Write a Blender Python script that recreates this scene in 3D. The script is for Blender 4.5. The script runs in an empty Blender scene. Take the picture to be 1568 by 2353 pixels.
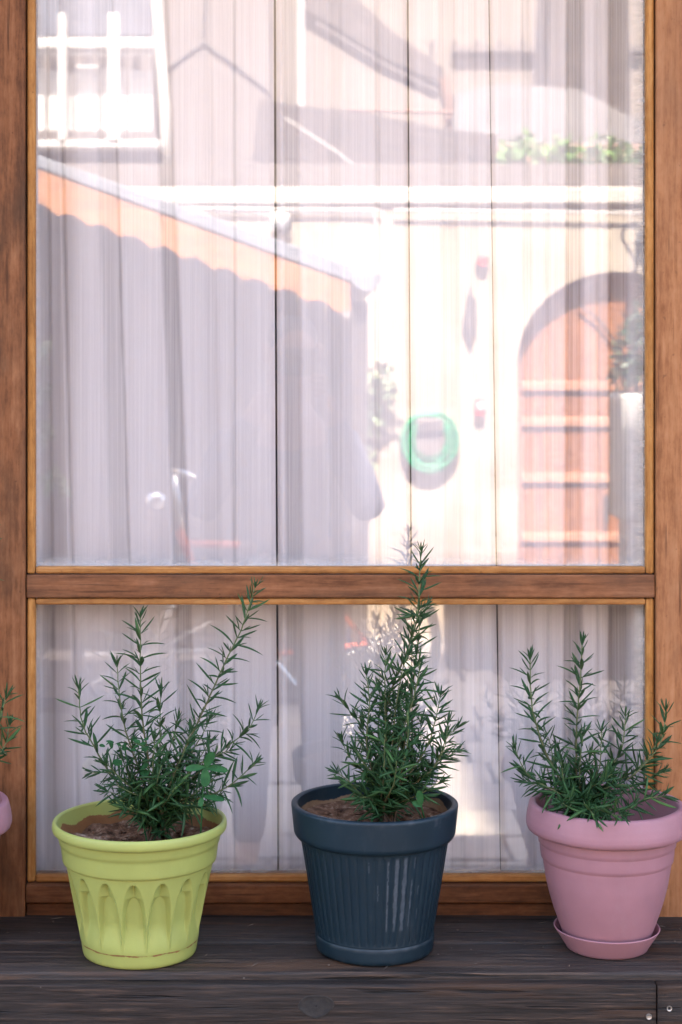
import bpy, bmesh, math, random
from mathutils import Vector, Matrix, Quaternion, noise as mnoise
random.seed(7)
S = bpy.context.scene
COL = S.collection
PI = math.pi

# ------------------------------------------------------------------ camera, sky, sun, exposure
CD, CH, F = 2.62, 1.62, 4000.0          # camera distance to the glass, eye height, focal length in units of 1/1568 picture width
UC, VC = 680.0, 830.0                   # where the optical axis meets the picture (units: picture is 1568 x 2353)
cam = bpy.data.cameras.new("camera")
cam_o = bpy.data.objects.new("camera", cam); COL.objects.link(cam_o)
cam_o.location = (0, -CD, CH); cam_o.rotation_euler = (PI / 2, 0, 0)
cam.sensor_fit = 'VERTICAL'; cam.sensor_height = 36; cam.sensor_width = 24
cam.lens = F / 2353 * 36
cam.shift_x = (784 - UC) / 2353; cam.shift_y = -(1176.5 - VC) / 2353
cam.clip_start = 0.01; cam.clip_end = 1000
cam.dof.use_dof = True; cam.dof.focus_distance = 2.45; cam.dof.aperture_fstop = 7.0
S.camera = cam_o

SUN = Vector((0.02, 0.50, 0.866)).normalized()
w = bpy.data.worlds.new("World"); S.world = w; w.use_nodes = True
nt = w.node_tree
sky = nt.nodes.new("ShaderNodeTexSky"); sky.sky_type = 'NISHITA'; sky.sun_disc = False
sky.sun_elevation = math.asin(SUN.z); sky.sun_rotation = math.atan2(SUN.x, SUN.y)
sky.dust_density = 5.0; sky.ozone_density = 0.2; sky.air_density = 1.0
nt.links.new(sky.outputs[0], nt.nodes["Background"].inputs[0])
nt.nodes["Background"].inputs[1].default_value = 0.14
sl = bpy.data.lights.new("sun", 'SUN'); sl.energy = 5.0; sl.angle = math.radians(0.5); sl.color = (1, 0.91, 0.79)
so = bpy.data.objects.new("sun", sl); COL.objects.link(so)
so.rotation_euler = SUN.to_track_quat('Z', 'Y').to_euler(); so.location = (0, 0, 20)
S.view_settings.view_transform = 'Standard'; S.view_settings.look = 'None'
S.view_settings.gamma = 1; S.view_settings.use_curve_mapping = False
S.view_settings.exposure = 3.34
S.cycles.use_denoising = True
S.cycles.max_bounces = 5; S.cycles.diffuse_bounces = 3; S.cycles.glossy_bounces = 2; S.cycles.use_light_tree = False
S.cycles.transparent_max_bounces = 16; S.cycles.sample_clamp_indirect = 8

# ------------------------------------------------------------------ helpers: measuring
def W(u, v, y=0.0):                     # a point seen directly at (u, v) at world depth y
    D = CD + y
    return Vector(((u - UC) / F * D, y, CH - (v - VC) / F * D))
def R(u, v, D):                         # a point seen mirrored in the glass at optical distance D
    return Vector(((u - UC) / F * D, -(D - CD), CH - (v - VC) / F * D))

# ------------------------------------------------------------------ helpers: objects
def tag(o, label, cat=None, group=None, kind=None):
    if label: o["label"] = label
    if cat: o["category"] = cat
    if group: o["group"] = group
    if kind: o["kind"] = kind
    return o
def empty(name, loc, label, cat, group=None):
    o = bpy.data.objects.new(name, None); COL.objects.link(o); o.location = loc
    o.empty_display_size = 0.05
    return tag(o, label, cat, group)
def put(o, parent):
    if parent is not None:
        o.parent = parent
        M = Matrix.Identity(4); p = parent
        while p is not None:
            M = Matrix.LocRotScale(p.location, p.rotation_euler, p.scale) @ M if p.parent is None else Matrix.LocRotScale(p.location, p.rotation_euler, p.scale) @ M
            p = p.parent
        # parents' own parents keep identity basis, so only the root's location matters
        o.matrix_parent_inverse = M.inverted() if parent.parent is None else Matrix.Identity(4)
        if parent.parent is not None:
            o.matrix_parent_inverse = Matrix.Identity(4)
    return o
class MB:
    def __init__(s): s.v = []; s.f = []; s.at = {}
    def box(s, x0, x1, y0, y1, z0, z1):
        n = len(s.v)
        s.v += [(x, y, z) for z in (z0, z1) for y in (y0, y1) for x in (x0, x1)]
        s.f += [[n + i for i in q] for q in ((0, 2, 3, 1), (4, 5, 7, 6), (0, 1, 5, 4), (2, 6, 7, 3), (0, 4, 6, 2), (1, 3, 7, 5))]
        return s
    def tube(s, pts, r, k=8, cap=True):
        pts = [Vector(p) for p in pts]; n0 = len(s.v); m = len(pts)
        up = Vector((0, 0, 1))
        prev = None
        for i, p in enumerate(pts):
            t = (pts[min(i + 1, m - 1)] - pts[max(i - 1, 0)]).normalized()
            if prev is None:
                a = t.cross(up)
                if a.length < 1e-3: a = t.cross(Vector((1, 0, 0)))
                a.normalize()
            else:
                a = (prev - t * prev.dot(t)).normalized()
            prev = a; b = t.cross(a)
            rr = r[i] if isinstance(r, (list, tuple)) else r
            for j in range(k):
                c = 2 * PI * j / k
                s.v.append(tuple(p + (a * math.cos(c) + b * math.sin(c)) * rr))
        for i in range(m - 1):
            for j in range(k):
                q = n0 + i * k; e = (j + 1) % k
                s.f.append([q + j, q + e, q + k + e, q + k + j])
        if cap:
            s.f.append([n0 + j for j in range(k)][::-1]); s.f.append([n0 + (m - 1) * k + j for j in range(k)])
        return s
    def lathe(s, prof, k, c, fn=None, close=False):
        n0 = len(s.v); m = len(prof)
        for i, (r, z) in enumerate(prof):
            for j in range(k):
                a = 2 * PI * j / k
                rr = r if fn is None else fn(r, z, a, i)
                s.v.append((c[0] + rr * math.sin(a), c[1] - rr * math.cos(a), c[2] + z))
        for i in range(m - 1):
            for j in range(k):
                e = (j + 1) % k; q = n0 + i * k
                s.f.append([q + j, q + e, q + k + e, q + k + j])
        return s
    def prism(s, poly, y0, y1):         # polygon in x,z, counter-clockwise seen from -y
        n = len(s.v); m = len(poly)
        s.v += [(x, y0, z) for x, z in poly] + [(x, y1, z) for x, z in poly]
        s.f.append([n + i for i in range(m)]); s.f.append([n + m + i for i in range(m)][::-1])
        for i in range(m):
            e = (i + 1) % m; s.f.append([n + i, n + m + i, n + m + e, n + e])
        return s
    def mesh(s, name, mat=None, smooth=False):
        me = bpy.data.meshes.new(name); me.from_pydata(s.v, [], s.f); me.update()
        for k, vals in s.at.items():
            a = me.attributes.new(k, 'FLOAT', 'POINT'); a.data.foreach_set("value", vals)
        if mat: me.materials.append(mat)
        if smooth: me.polygons.foreach_set("use_smooth", [True] * len(me.polygons))
        return me
    def build(s, name, mat, parent=None, smooth=False, bevel=0, fix=True):
        me = s.mesh(name, mat, smooth)
        if fix:
            b = bmesh.new(); b.from_mesh(me); bmesh.ops.recalc_face_normals(b, faces=b.faces); b.to_mesh(me); b.free()
        o = bpy.data.objects.new(name, me); COL.objects.link(o)
        if bevel:
            md = o.modifiers.new("bevel", 'BEVEL'); md.width = bevel; md.segments = 2; md.limit_method = 'ANGLE'
        put(o, parent)
        return o
def box(name, a, mat, parent=None, bevel=0.0): return MB().box(*a).build(name, mat, parent, bevel=bevel)
def catmull(pts, n):
    pts = [Vector(p) for p in pts]; P = [pts[0] * 2 - pts[1]] + pts + [pts[-1] * 2 - pts[-2]]; out = []
    for i in range(1, len(P) - 2):
        for k in range(n):
            t = k / n; a, b, c, d = P[i - 1], P[i], P[i + 1], P[i + 2]
            out.append(0.5 * ((2 * b) + (c - a) * t + (2 * a - 5 * b + 4 * c - d) * t * t + (3 * b - a - 3 * c + d) * t ** 3))
    out.append(pts[-1]); return out
def smooth01(a, b, x):
    t = max(0, min(1, (x - a) / (b - a))); return t * t * (3 - 2 * t)

# ------------------------------------------------------------------ helpers: materials
class NT:
    def __init__(s, name):
        s.m = bpy.data.materials.new(name); s.m.use_nodes = True; s.t = s.m.node_tree
        s.b = s.t.nodes["Principled BSDF"]; s.out = s.t.nodes["Material Output"]
        s.co = s.n("ShaderNodeTexCoord").outputs["Object"]
    def n(s, ty, **k):
        x = s.t.nodes.new(ty)
        for a, b in k.items(): setattr(x, a, b)
        return x
    def l(s, a, b): s.t.links.new(a, b)
    def set(s, sock, v):
        if isinstance(v, (int, float, tuple, list)): sock.default_value = v if not isinstance(v, (tuple, list)) or len(v) != 3 or sock.type == 'VECTOR' else (*v, 1)
        else: s.l(v, sock)
    def math(s, op, a, b=0.0, c=0.0):
        x = s.n("ShaderNodeMath", operation=op)
        s.set(x.inputs[0], a); s.set(x.inputs[1], b); s.set(x.inputs[2], c); return x.outputs[0]
    def noise(s, vec=None, scale=5, detail=4, rough=0.55, dist=0.0):
        x = s.n("ShaderNodeTexNoise"); s.l(vec if vec is not None else s.co, x.inputs["Vector"])
        x.inputs["Scale"].default_value = scale; x.inputs["Detail"].default_value = detail
        x.inputs["Roughness"].default_value = rough; x.inputs["Distortion"].default_value = dist
        return x.outputs["Fac"]
    def map(s, scale=(1, 1, 1), rand=0.0, vec=None, loc=(0, 0, 0)):
        x = s.n("ShaderNodeMapping"); s.l(vec if vec is not None else s.co, x.inputs["Vector"]); x.inputs["Scale"].default_value = scale
        x.inputs["Location"].default_value = loc
        if rand:
            oi = s.n("ShaderNodeObjectInfo"); v = s.n("ShaderNodeVectorMath", operation='MULTIPLY_ADD')
            cb = s.n("ShaderNodeCombineXYZ")
            for i in range(3): s.l(oi.outputs["Random"], cb.inputs[i])
            s.l(cb.outputs[0], v.inputs[0]); v.inputs[1].default_value = (rand, rand * 1.7, rand * 0.6); s.l(x.outputs[0], v.inputs[2])
            return v.outputs[0]
        return x.outputs[0]
    def ramp(s, fac, *stops):
        x = s.n("ShaderNodeValToRGB"); e = x.color_ramp.elements
        while len(e) < len(stops): e.new(0.5)
        for i, (p, c) in enumerate(stops):
            e[i].position = p; e[i].color = (*c, 1) if isinstance(c, tuple) else (c, c, c, 1)
        s.l(fac, x.inputs[0]); return x.outputs[0]
    def mix(s, fac, a, b, mode='MIX'):
        x = s.n("ShaderNodeMix", data_type='RGBA', blend_type=mode)
        s.set(x.inputs[0], fac); s.set(x.inputs[6], a); s.set(x.inputs[7], b); return x.outputs[2]
    def bump(s, h, strength=0.3, dist=0.002):
        x = s.n("ShaderNodeBump"); x.inputs["Strength"].default_value = strength; x.inputs["Distance"].default_value = dist
        s.l(h, x.inputs["Height"]); s.l(x.outputs[0], s.b.inputs["Normal"])
    def attr(s, name): return s.n("ShaderNodeAttribute", attribute_name=name).outputs["Fac"]
    def P(s, color=None, rough=0.6, spec=None, metal=0):
        if color is not None: s.set(s.b.inputs["Base Color"], color)
        s.set(s.b.inputs["Roughness"], rough); s.b.inputs["Metallic"].default_value = metal
        if spec is not None: s.b.inputs["Specular IOR Level"].default_value = spec
        return s.m

def m_plain(name, c, rough=0.7, var=0.12, scale=6, metal=0, bump=0.0):
    t = NT(name); n = t.noise(scale=scale, detail=5)
    lo = tuple(x * (1 - var) for x in c); hi = tuple(min(1, x * (1 + var)) for x in c)
    if bump: t.bump(t.noise(scale=scale * 12, detail=4), bump, 0.003)
    return t.P(t.ramp(n, (0.3, lo), (0.7, hi)), rough, metal=metal)

def m_wood(name, axis, dark, mid, light, rough=0.6, grain=60, stain=0.5, bump=0.35, stainc=(0.06, 0.035, 0.022), freq=1.0, spec=0.2):
    t = NT(name); k = 'xyz'.index(axis)
    def ax(across, along):
        q = [across] * 3; q[k] = along; return tuple(q)
    warp = t.noise(t.map(ax(grain * 0.55, 1.4 * freq), rand=37), 1.0, 6, 0.62, 0.8)      # broad growth rings
    pores = t.noise(t.map(ax(grain * 3.0, 17), rand=11), 1.0, 4, 0.65)                        # short pores
    fig = t.noise(t.map(ax(grain * 1.0, grain * 0.5), rand=17), 1.0, 6, 0.7)             # blotchy figure
    g = t.math('ADD', t.math('MULTIPLY', warp, 0.42), t.math('MULTIPLY_ADD', pores, 0.30, t.math('MULTIPLY', fig, 0.30)))
    c = t.ramp(g, (0.40, dark), (0.52, mid), (0.63, light))
    patch = t.noise(t.map(ax(9, 3.4), rand=5), 1.0, 6, 0.65)
    c = t.mix(t.math('MULTIPLY', t.ramp(patch, (0.47, 0.0), (0.70, 1.0)), stain), c, stainc)
    line = t.ramp(t.noise(t.map(ax(grain * 2.2, 5), rand=29), 1.0, 2, 0.5), (0.27, 1.0), (0.33, 0.0))
    c = t.mix(t.math('MULTIPLY', line, 0.55), c, tuple(x * 0.3 for x in dark))
    sp = t.ramp(t.noise(scale=110, detail=2), (0.70, 0.0), (0.76, 1.0))
    c = t.mix(t.math('MULTIPLY', sp, 0.45), c, tuple(x * 0.3 for x in mid))
    t.bump(g, bump, 0.0015)
    return t.P(c, rough, spec)

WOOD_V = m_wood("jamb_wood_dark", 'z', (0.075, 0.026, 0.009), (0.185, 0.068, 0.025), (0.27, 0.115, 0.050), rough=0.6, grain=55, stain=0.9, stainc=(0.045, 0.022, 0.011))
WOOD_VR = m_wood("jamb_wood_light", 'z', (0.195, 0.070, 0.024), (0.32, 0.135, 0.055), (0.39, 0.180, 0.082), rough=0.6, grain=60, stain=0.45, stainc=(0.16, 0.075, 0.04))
WOOD_H = m_wood("frame_wood_horizontal", 'x', (0.10, 0.036, 0.014), (0.20, 0.077, 0.031), (0.29, 0.125, 0.06), rough=0.6, grain=60, stain=0.65, stainc=(0.075, 0.042, 0.026))
BEAD_V = m_wood("bead_wood_vertical", 'z', (0.20, 0.075, 0.016), (0.37, 0.160, 0.040), (0.48, 0.235, 0.075), rough=0.55, grain=90, stain=0.4, stainc=(0.14, 0.055, 0.016))
BEAD_H = m_wood("bead_wood_horizontal", 'x', (0.19, 0.072, 0.018), (0.35, 0.150, 0.042), (0.46, 0.225, 0.075), rough=0.55, grain=90, stain=0.45, stainc=(0.13, 0.055, 0.02))
RAIL_SHADED = m_wood("bottom_rail_wood_shaded", 'x', (0.055, 0.019, 0.007), (0.125, 0.044, 0.016), (0.20, 0.08, 0.033), rough=0.6, grain=60, stain=0.7, stainc=(0.04, 0.02, 0.011))  # frame wood in a darker colour, painting in the shade low on the window
GASKET = m_plain("gasket_rubber", (0.025, 0.02, 0.018), 0.8)

def m_sill(name="weathered_sill_wood", tone=1.0):
    t = NT(name)
    g = t.noise(t.map((5.5, 125, 125), rand=23), 1.0, 6, 0.7, 0.9)
    f = t.noise(t.map((14, 300, 300), rand=3), 1.0, 3, 0.6)
    h = t.math('MULTIPLY_ADD', f, 0.45, t.math('MULTIPLY', g, 0.65))
    c = t.ramp(h, (0.40, (0.007, 0.005, 0.004)), (0.52, (0.027, 0.0185, 0.0145)), (0.60, (0.050, 0.034, 0.026)), (0.69, (0.115, 0.072, 0.048)))
    p = t.noise(t.map((3.2, 13, 13), rand=9), 1.0, 6, 0.65)
    c = t.mix(t.math('MULTIPLY', t.ramp(p, (0.45, 0.0), (0.62, 1.0)), 0.4), c, (0.044, 0.040, 0.039))
    p2 = t.noise(t.map((2.6, 34, 34), rand=19), 1.0, 4, 0.6)
    c = t.mix(t.math('MULTIPLY', t.ramp(p2, (0.56, 0.0), (0.68, 1.0)), 0.7), c, (0.085, 0.042, 0.022))
    crack = t.ramp(t.noise(t.map((3.2, 95, 95), rand=31), 1.0, 3, 0.5, 0.4), (0.325, 1.0), (0.37, 0.0))
    c = t.mix(t.math('MULTIPLY', crack, 0.9), c, (0.003, 0.0025, 0.002))
    sp = t.ramp(t.noise(scale=150, detail=1), (0.785, 0.0), (0.81, 1.0))
    c = t.mix(t.math('MULTIPLY', sp, 0.5), c, (0.28, 0.24, 0.21))
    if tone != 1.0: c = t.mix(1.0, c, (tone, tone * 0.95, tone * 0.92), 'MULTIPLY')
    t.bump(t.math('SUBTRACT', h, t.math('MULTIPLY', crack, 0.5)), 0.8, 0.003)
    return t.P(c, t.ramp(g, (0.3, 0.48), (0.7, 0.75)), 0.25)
SILL = m_sill(); SILL_SHADED = m_sill("weathered_front_board_wood_shaded", 0.62)  # second copy is the sill wood toned down to paint shade on the front

def m_glass():
    t = NT("window_glass"); t.t.nodes.remove(t.b)
    F0 = 0.085
    lw = t.n("ShaderNodeLayerWeight"); lw.inputs[0].default_value = 0.5
    fr = t.math('MULTIPLY_ADD', t.math('POWER', lw.outputs["Facing"], 5.0), 1 - F0, F0)
    tr = t.n("ShaderNodeBsdfTransparent"); tr.inputs[0].default_value = (0.97, 0.975, 0.97, 1)
    gl = t.n("ShaderNodeBsdfGlossy"); gl.inputs["Roughness"].default_value = 0.0; gl.inputs[0].default_value = (1, 1, 1, 1)
    m1 = t.n("ShaderNodeMixShader"); t.l(fr, m1.inputs[0]); t.l(tr.outputs[0], m1.inputs[1]); t.l(gl.outputs[0], m1.inputs[2])
    # dried dirt and wiping marks collecting near the beads
    e = t.attr("edge")
    n = t.noise(t.map((16, 1, 38)), 1.0, 6, 0.7, 1.2)
    d = t.math('MULTIPLY', t.math('POWER', e, 1.6), t.ramp(n, (0.35, 0.12), (0.68, 1.0)))
    speck = t.math('MULTIPLY', t.ramp(t.noise(scale=170, detail=1), (0.79, 0.0), (0.81, 1.0)), 0.35)
    film = t.math('MULTIPLY', t.ramp(t.noise(t.map((5, 1, 3)), 1.0, 5, 0.6, 1.5), (0.4, 0.0), (0.75, 1.0)), 0.012)
    dd = t.math('MINIMUM', t.math('ADD', t.math('MULTIPLY', d, 0.55), t.math('ADD', t.math('MULTIPLY', speck, e), film)), 0.7)
    df = t.n("ShaderNodeBsdfDiffuse"); df.inputs[0].default_value = (0.72, 0.68, 0.64, 1)
    m2 = t.n("ShaderNodeMixShader"); t.l(dd, m2.inputs[0]); t.l(m1.outputs[0], m2.inputs[1]); t.l(df.outputs[0], m2.inputs[2])
    t.l(m2.outputs[0], t.out.inputs[0]); return t.m
GLASS = m_glass()

def m_curtain():
    t = NT("sheer_curtain_cloth"); t.t.nodes.remove(t.b)
    thread = t.noise(t.map((370, 0, 2.2)), 1.0, 2, 0.7)
    thread2 = t.noise(t.map((95, 0, 0.7)), 1.0, 2, 0.6)
    th = t.math('MULTIPLY_ADD', thread2, 0.22, t.math('MULTIPLY', thread, 0.78))
    st = t.ramp(th, (0.38, 1.0), (0.62, 0.0))
    dens = t.attr("weave")
    open_ = t.math('SUBTRACT', 1.0, dens)
    hole = t.math('MULTIPLY_ADD', st, t.math('MULTIPLY_ADD', open_, 0.18, 0.04), t.math('MULTIPLY_ADD', open_, 0.56, 0.05))
    hole = t.math('MINIMUM', hole, 0.95)
    c = t.mix(st, (0.85, 0.75, 0.745), (0.80, 0.695, 0.695))
    df = t.n("ShaderNodeBsdfDiffuse"); t.l(c, df.inputs[0])
    tl = t.n("ShaderNodeBsdfTranslucent"); t.l(c, tl.inputs[0])
    a = t.n("ShaderNodeMixShader"); a.inputs[0].default_value = 0.12; t.l(df.outputs[0], a.inputs[1]); t.l(tl.outputs[0], a.inputs[2])
    tr = t.n("ShaderNodeBsdfTransparent")
    b = t.n("ShaderNodeMixShader"); t.l(hole, b.inputs[0]); t.l(a.outputs[0], b.inputs[1]); t.l(tr.outputs[0], b.inputs[2])
    t.l(b.outputs[0], t.out.inputs[0]); return t.m
CURTAIN = m_curtain()

# ------------------------------------------------------------------ ground and paving
GROUND = m_plain("dusty_ground", (0.09, 0.08, 0.075), 0.9, 0.2, 2.0)
SLAB = [m_plain("paving_stone_%d" % i, c, 0.85, 0.18, 9, bump=0.3) for i, c in enumerate([(0.36, 0.31, 0.27), (0.31, 0.27, 0.245), (0.41, 0.355, 0.30)])]
g = MB(); g.v = [(-300, -300, 0), (300, -300, 0), (300, 300, 0), (-300, 300, 0)]; g.f = [[0, 1, 2, 3]]
ground = tag(g.build("ground", GROUND), "dusty ground of the yard between the houses", kind="structure")
pv = bpy.data.objects.new("pavement", None); COL.objects.link(pv); pv["kind"] = "structure"; pv["label"] = "pale stone paving of the sunlit yard"
yy = -1.5; k = 0
rr = random.Random(3)
while yy > -7.2:
    dep = rr.uniform(0.28, 0.42); x = -0.55 + rr.uniform(-0.2, 0)
    while x < 2.0:
        wd = rr.uniform(0.35, 0.6)
        MB().box(x, x + wd - 0.018, yy - dep + 0.018, yy, 0.002, 0.035 + rr.uniform(0, 0.008)).build("paving_slab", SLAB[rr.randrange(3)], pv, bevel=0.006)
        x += wd
    yy -= dep

# ------------------------------------------------------------------ the house with the window
STUCCO = m_plain("house_plaster", (0.55, 0.47, 0.40), 0.9, 0.12, 3, bump=0.3)
CLAD = m_wood("cladding_wood", 'x', (0.10, 0.034, 0.014), (0.19, 0.07, 0.028), (0.28, 0.115, 0.05), rough=0.55, grain=40)
SHADEW0 = m_plain("roof_felt", (0.05, 0.045, 0.045), 0.9)
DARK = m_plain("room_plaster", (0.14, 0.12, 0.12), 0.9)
house = empty("house", (0, 0.3, 0), "timber fronted house whose window fills the picture", "house")
xl, xr = W(-78, 0, -0.022).x, W(1640, 0, -0.022).x
ztop = 2.62
zs = 0.79                                # sill height
for i in range(6):                       # board cladding left, right and below the window
    z0, z1 = zs - 0.02 + i * 0.32, zs - 0.02 + (i + 1) * 0.32 - 0.006
    box("cladding_board", (xl - 3.2, xl - 0.003, -0.005, 0.04, z0, z1), CLAD, house, 0.003)
    box("cladding_board", (xr + 0.003, xr + 3.2, -0.005, 0.04, z0, z1), CLAD, house, 0.003)
for i in range(3):
    box("cladding_board", (xl - 3.2, xr + 3.2, -0.06, -0.01, 0.0 + i * 0.235, 0.23 + i * 0.235), CLAD, house, 0.003)
box("lintel", (xl - 3.2, xr + 3.2, -0.004, 0.11, 2.70, 3.0), CLAD, house, 0.004)
# unseen eave added above the window to dim the upper curtain
for i in range(5): box("shade_soffit_board", (-3.6, 3.6, -0.10 * (i + 1), -0.10 * i - 0.004 - (0.002 if i == 0 else 0), 2.735, 2.76), CLAD, house, 0.002)
box("shade_eave_fascia", (-3.62, 3.62, -0.53, -0.502, 2.70, 2.86), CLAD, house, 0.003)
box("shade_eave_roof", (-3.62, 3.62, -0.501, -0.005, 2.765, 2.80), SHADEW0, house)
# room behind the curtain
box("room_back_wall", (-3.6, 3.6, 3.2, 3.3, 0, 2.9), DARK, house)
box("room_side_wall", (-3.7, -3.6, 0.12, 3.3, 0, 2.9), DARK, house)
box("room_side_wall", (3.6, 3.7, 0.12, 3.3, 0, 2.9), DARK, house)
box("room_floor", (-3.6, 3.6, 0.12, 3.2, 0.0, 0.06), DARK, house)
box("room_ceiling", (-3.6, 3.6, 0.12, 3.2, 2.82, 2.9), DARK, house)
box("upper_storey", (-3.7, 3.7, 0.115, 6.0, 3.0, 5.75), STUCCO, house)
nb = empty("yard_shade_house", (-5, 3, 0), "tall unseen house mass added to the left to shade the yard", "house")
box("wall", (-11, 0.30, 0.12, 7, 5.752, 11.35), STUCCO, nb); box("wall", (-11, -3.702, 0.0, 7, 0, 5.75), STUCCO, nb)  # added out of view; the slot between both masses shapes the sun strip
nb = empty("yard_shade_house", (5, 3, 0), "tall unseen house mass added to the right to shade the yard", "house")
box("wall", (0.92, 9, 0.12, 7, 5.752, 11.9), STUCCO, nb); box("wall", (3.702, 9, 0.0, 7, 0, 5.75), STUCCO, nb)

# ------------------------------------------------------------------ window
win = empty("window", (0, 0, zs), "large wooden window with an upper and a lower pane", "window")
PF = -0.024                              # front of posts
def ux(u, y): return W(u, 0, y).x
def vz(v, y): return W(0, v, y).z
box("jamb", (xl, ux(58, PF), PF, 0.06, zs - 0.02, 2.69), WOOD_V, win, 0.0025)
box("jamb", (ux(1508.5, PF), xr, PF, 0.06, zs - 0.02, 2.69), WOOD_VR, win, 0.0025)
inL, inR = ux(60.5, -0.02), ux(1506, -0.02)
box("rebate", (ux(58, PF) + 0.0002, inL + 0.004, -0.008, 0.05, zs, 2.6), GASKET, win)
box("rebate", (inR - 0.004, ux(1508.5, PF) - 0.0002, -0.008, 0.05, zs, 2.6), GASKET, win)
cz0, cz1 = vz(1374, -0.02), vz(1321, -0.02)
box("crossbar", (inL, inR, -0.02, 0.05, cz0, cz1), WOOD_H, win, 0.002)
box("head", (inL, inR, -0.02, 0.05, 2.50, 2.69), WOOD_H, win, 0.002)
zb = vz(2032, -0.024)
box("bottom_rail", (inL, inR, -0.026, 0.05, vz(2077, -0.026), zb), RAIL_SHADED, win, 0.003)
box("lower_rail", (inL, inR, -0.017, 0.05, zs - 0.015, vz(2078.5, -0.02)), RAIL_SHADED, win, 0.002)
BW = 0.0122
def bead(x0, x1, z0, z1, mat):
    o = box("glazing_bead", (x0, x1, -0.0165, -0.003, z0, z1), mat, win, 0.003); return o
pz0, pz1 = zb + 0.0008, cz0 - 0.0012     # lower opening
qz0, qz1 = cz1 + 0.0012, 2.4988          # upper opening
bl, br = inL + 0.0008, inR - 0.0008
for (a, b) in ((pz0, pz1), (qz0, qz1)):
    bead(bl, bl + BW, a, b, BEAD_V); bead(br - BW, br, a, b, BEAD_V)
bead(bl + BW + 0.0004, br - BW - 0.0004, cz1 + 0.0012, vz(1302, -0.016), BEAD_H)
bead(bl + BW + 0.0004, br - BW - 0.0004, vz(1390, -0.016), cz0 - 0.0012, BEAD_H)
bead(bl + BW + 0.0004, br - BW - 0.0004, zb + 0.0008, vz(2010, -0.016), BEAD_H)
bead(bl + BW + 0.0004, br - BW - 0.0004, 2.487, 2.4988, BEAD_H)
def pane(z0, z1, i0, i1):                # i0,i1: the visible glass edge heights
    m = MB(); nx, nz = 60, 60; x0, x1 = inL, inR; e = []
    vx0, vx1 = bl + BW, br - BW
    for s in (-0.002, 0.002):
        for j in range(nz + 1):
            for i in range(nx + 1):
                tx = i / nx; tz = j / nz
                tx = 0.5 - 0.5 * math.cos(PI * tx); tz = 0.5 - 0.5 * math.cos(PI * tz)
                x = x0 + (x1 - x0) * tx; z = z0 + (z1 - z0) * tz
                m.v.append((x, s, z))
                dl, dr, db, dt = x - vx0, vx1 - x, z - i0, i1 - z
                f = lambda d, r: math.exp(-max(d, 0) / r)
                e.append(min(1, max(0.45 * f(dl, 0.005), 0.95 * f(dr, 0.014), 0.9 * f(db, 0.011), 0.3 * f(dt, 0.008))))
    q = (nx + 1) * (nz + 1)
    for b, s in ((0, 1), (q, -1)):
        for j in range(nz):
            for i in range(nx):
                c = b + j * (nx + 1) + i
                m.f.append([c, c + 1, c + nx + 2, c + nx + 1][::s])
    m.at["edge"] = e
    m.build("pane", GLASS, win, fix=False)
pane(pz0 + 0.002, pz1 - 0.002, vz(2010, -0.016), vz(1390, -0.016))
pane(qz0 + 0.002, qz1 - 0.002, vz(1302, -0.016), 2.487)

# sill planks
sill = empty("window_sill", (0, -0.14, zs), "dark weathered plank ledge under the window carrying the pots", "sill")
fy = -(CD - (CH - zs) * F / (2234 - VC)); jy = -(CD - (CH - zs) * F / (2167 - VC))
def plank(x0, x1, y0, y1, z0, z1, name="plank"):
    # rounded, slightly wavy timber plank along x
    m = MB(); nx = 90
    prof = []
    rr_ = 0.0045
    for (cy, cz, a0) in ((y1 - rr_, z1 - rr_, 0), (y0 + rr_, z1 - rr_, 90), (y0 + rr_, z0 + rr_, 180), (y1 - rr_, z0 + rr_, 270)):
        for t in range(4):
            a = math.radians(a0 + t * 30); prof.append((cy + rr_ * math.cos(a), cz + rr_ * math.sin(a)))
    K = len(prof); sd = random.random() * 50
    for i in range(nx + 1):
        x = x0 + (x1 - x0) * i / nx
        for (y, z) in prof:
            d = 0.0013 * mnoise.noise(Vector((x * 9 + sd, y * 30, z * 30))) + 0.0006 * mnoise.noise(Vector((x * 45 + sd, y * 60, z * 60)))
            m.v.append((x, y + d, z + d * 0.6))
    for i in range(nx):
        for j in range(K):
            e = (j + 1) % K; m.f.append([i * K + j, i * K + e, (i + 1) * K + e, (i + 1) * K + j])
    m.f.append(list(range(K))); m.f.append([nx * K + j for j in range(K)])
    return m.build(name, SILL_SHADED if name == "front_board" else SILL, sill, smooth=True)
plank(-1.6, 1.9, jy + 0.0025, 0.0, zs - 0.04, zs + 0.0015)
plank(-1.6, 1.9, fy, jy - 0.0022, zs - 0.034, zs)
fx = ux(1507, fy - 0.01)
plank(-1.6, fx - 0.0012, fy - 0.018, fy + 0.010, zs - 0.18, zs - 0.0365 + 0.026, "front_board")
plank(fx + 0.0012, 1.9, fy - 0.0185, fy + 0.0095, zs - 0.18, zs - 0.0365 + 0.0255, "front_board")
box("support", (-1.5, 1.8, -0.2, -0.03, 0.62, zs - 0.041), CLAD, sill)
SCREW = m_plain("screw_steel", (0.42, 0.36, 0.30), 0.4, metal=0.8)
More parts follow.
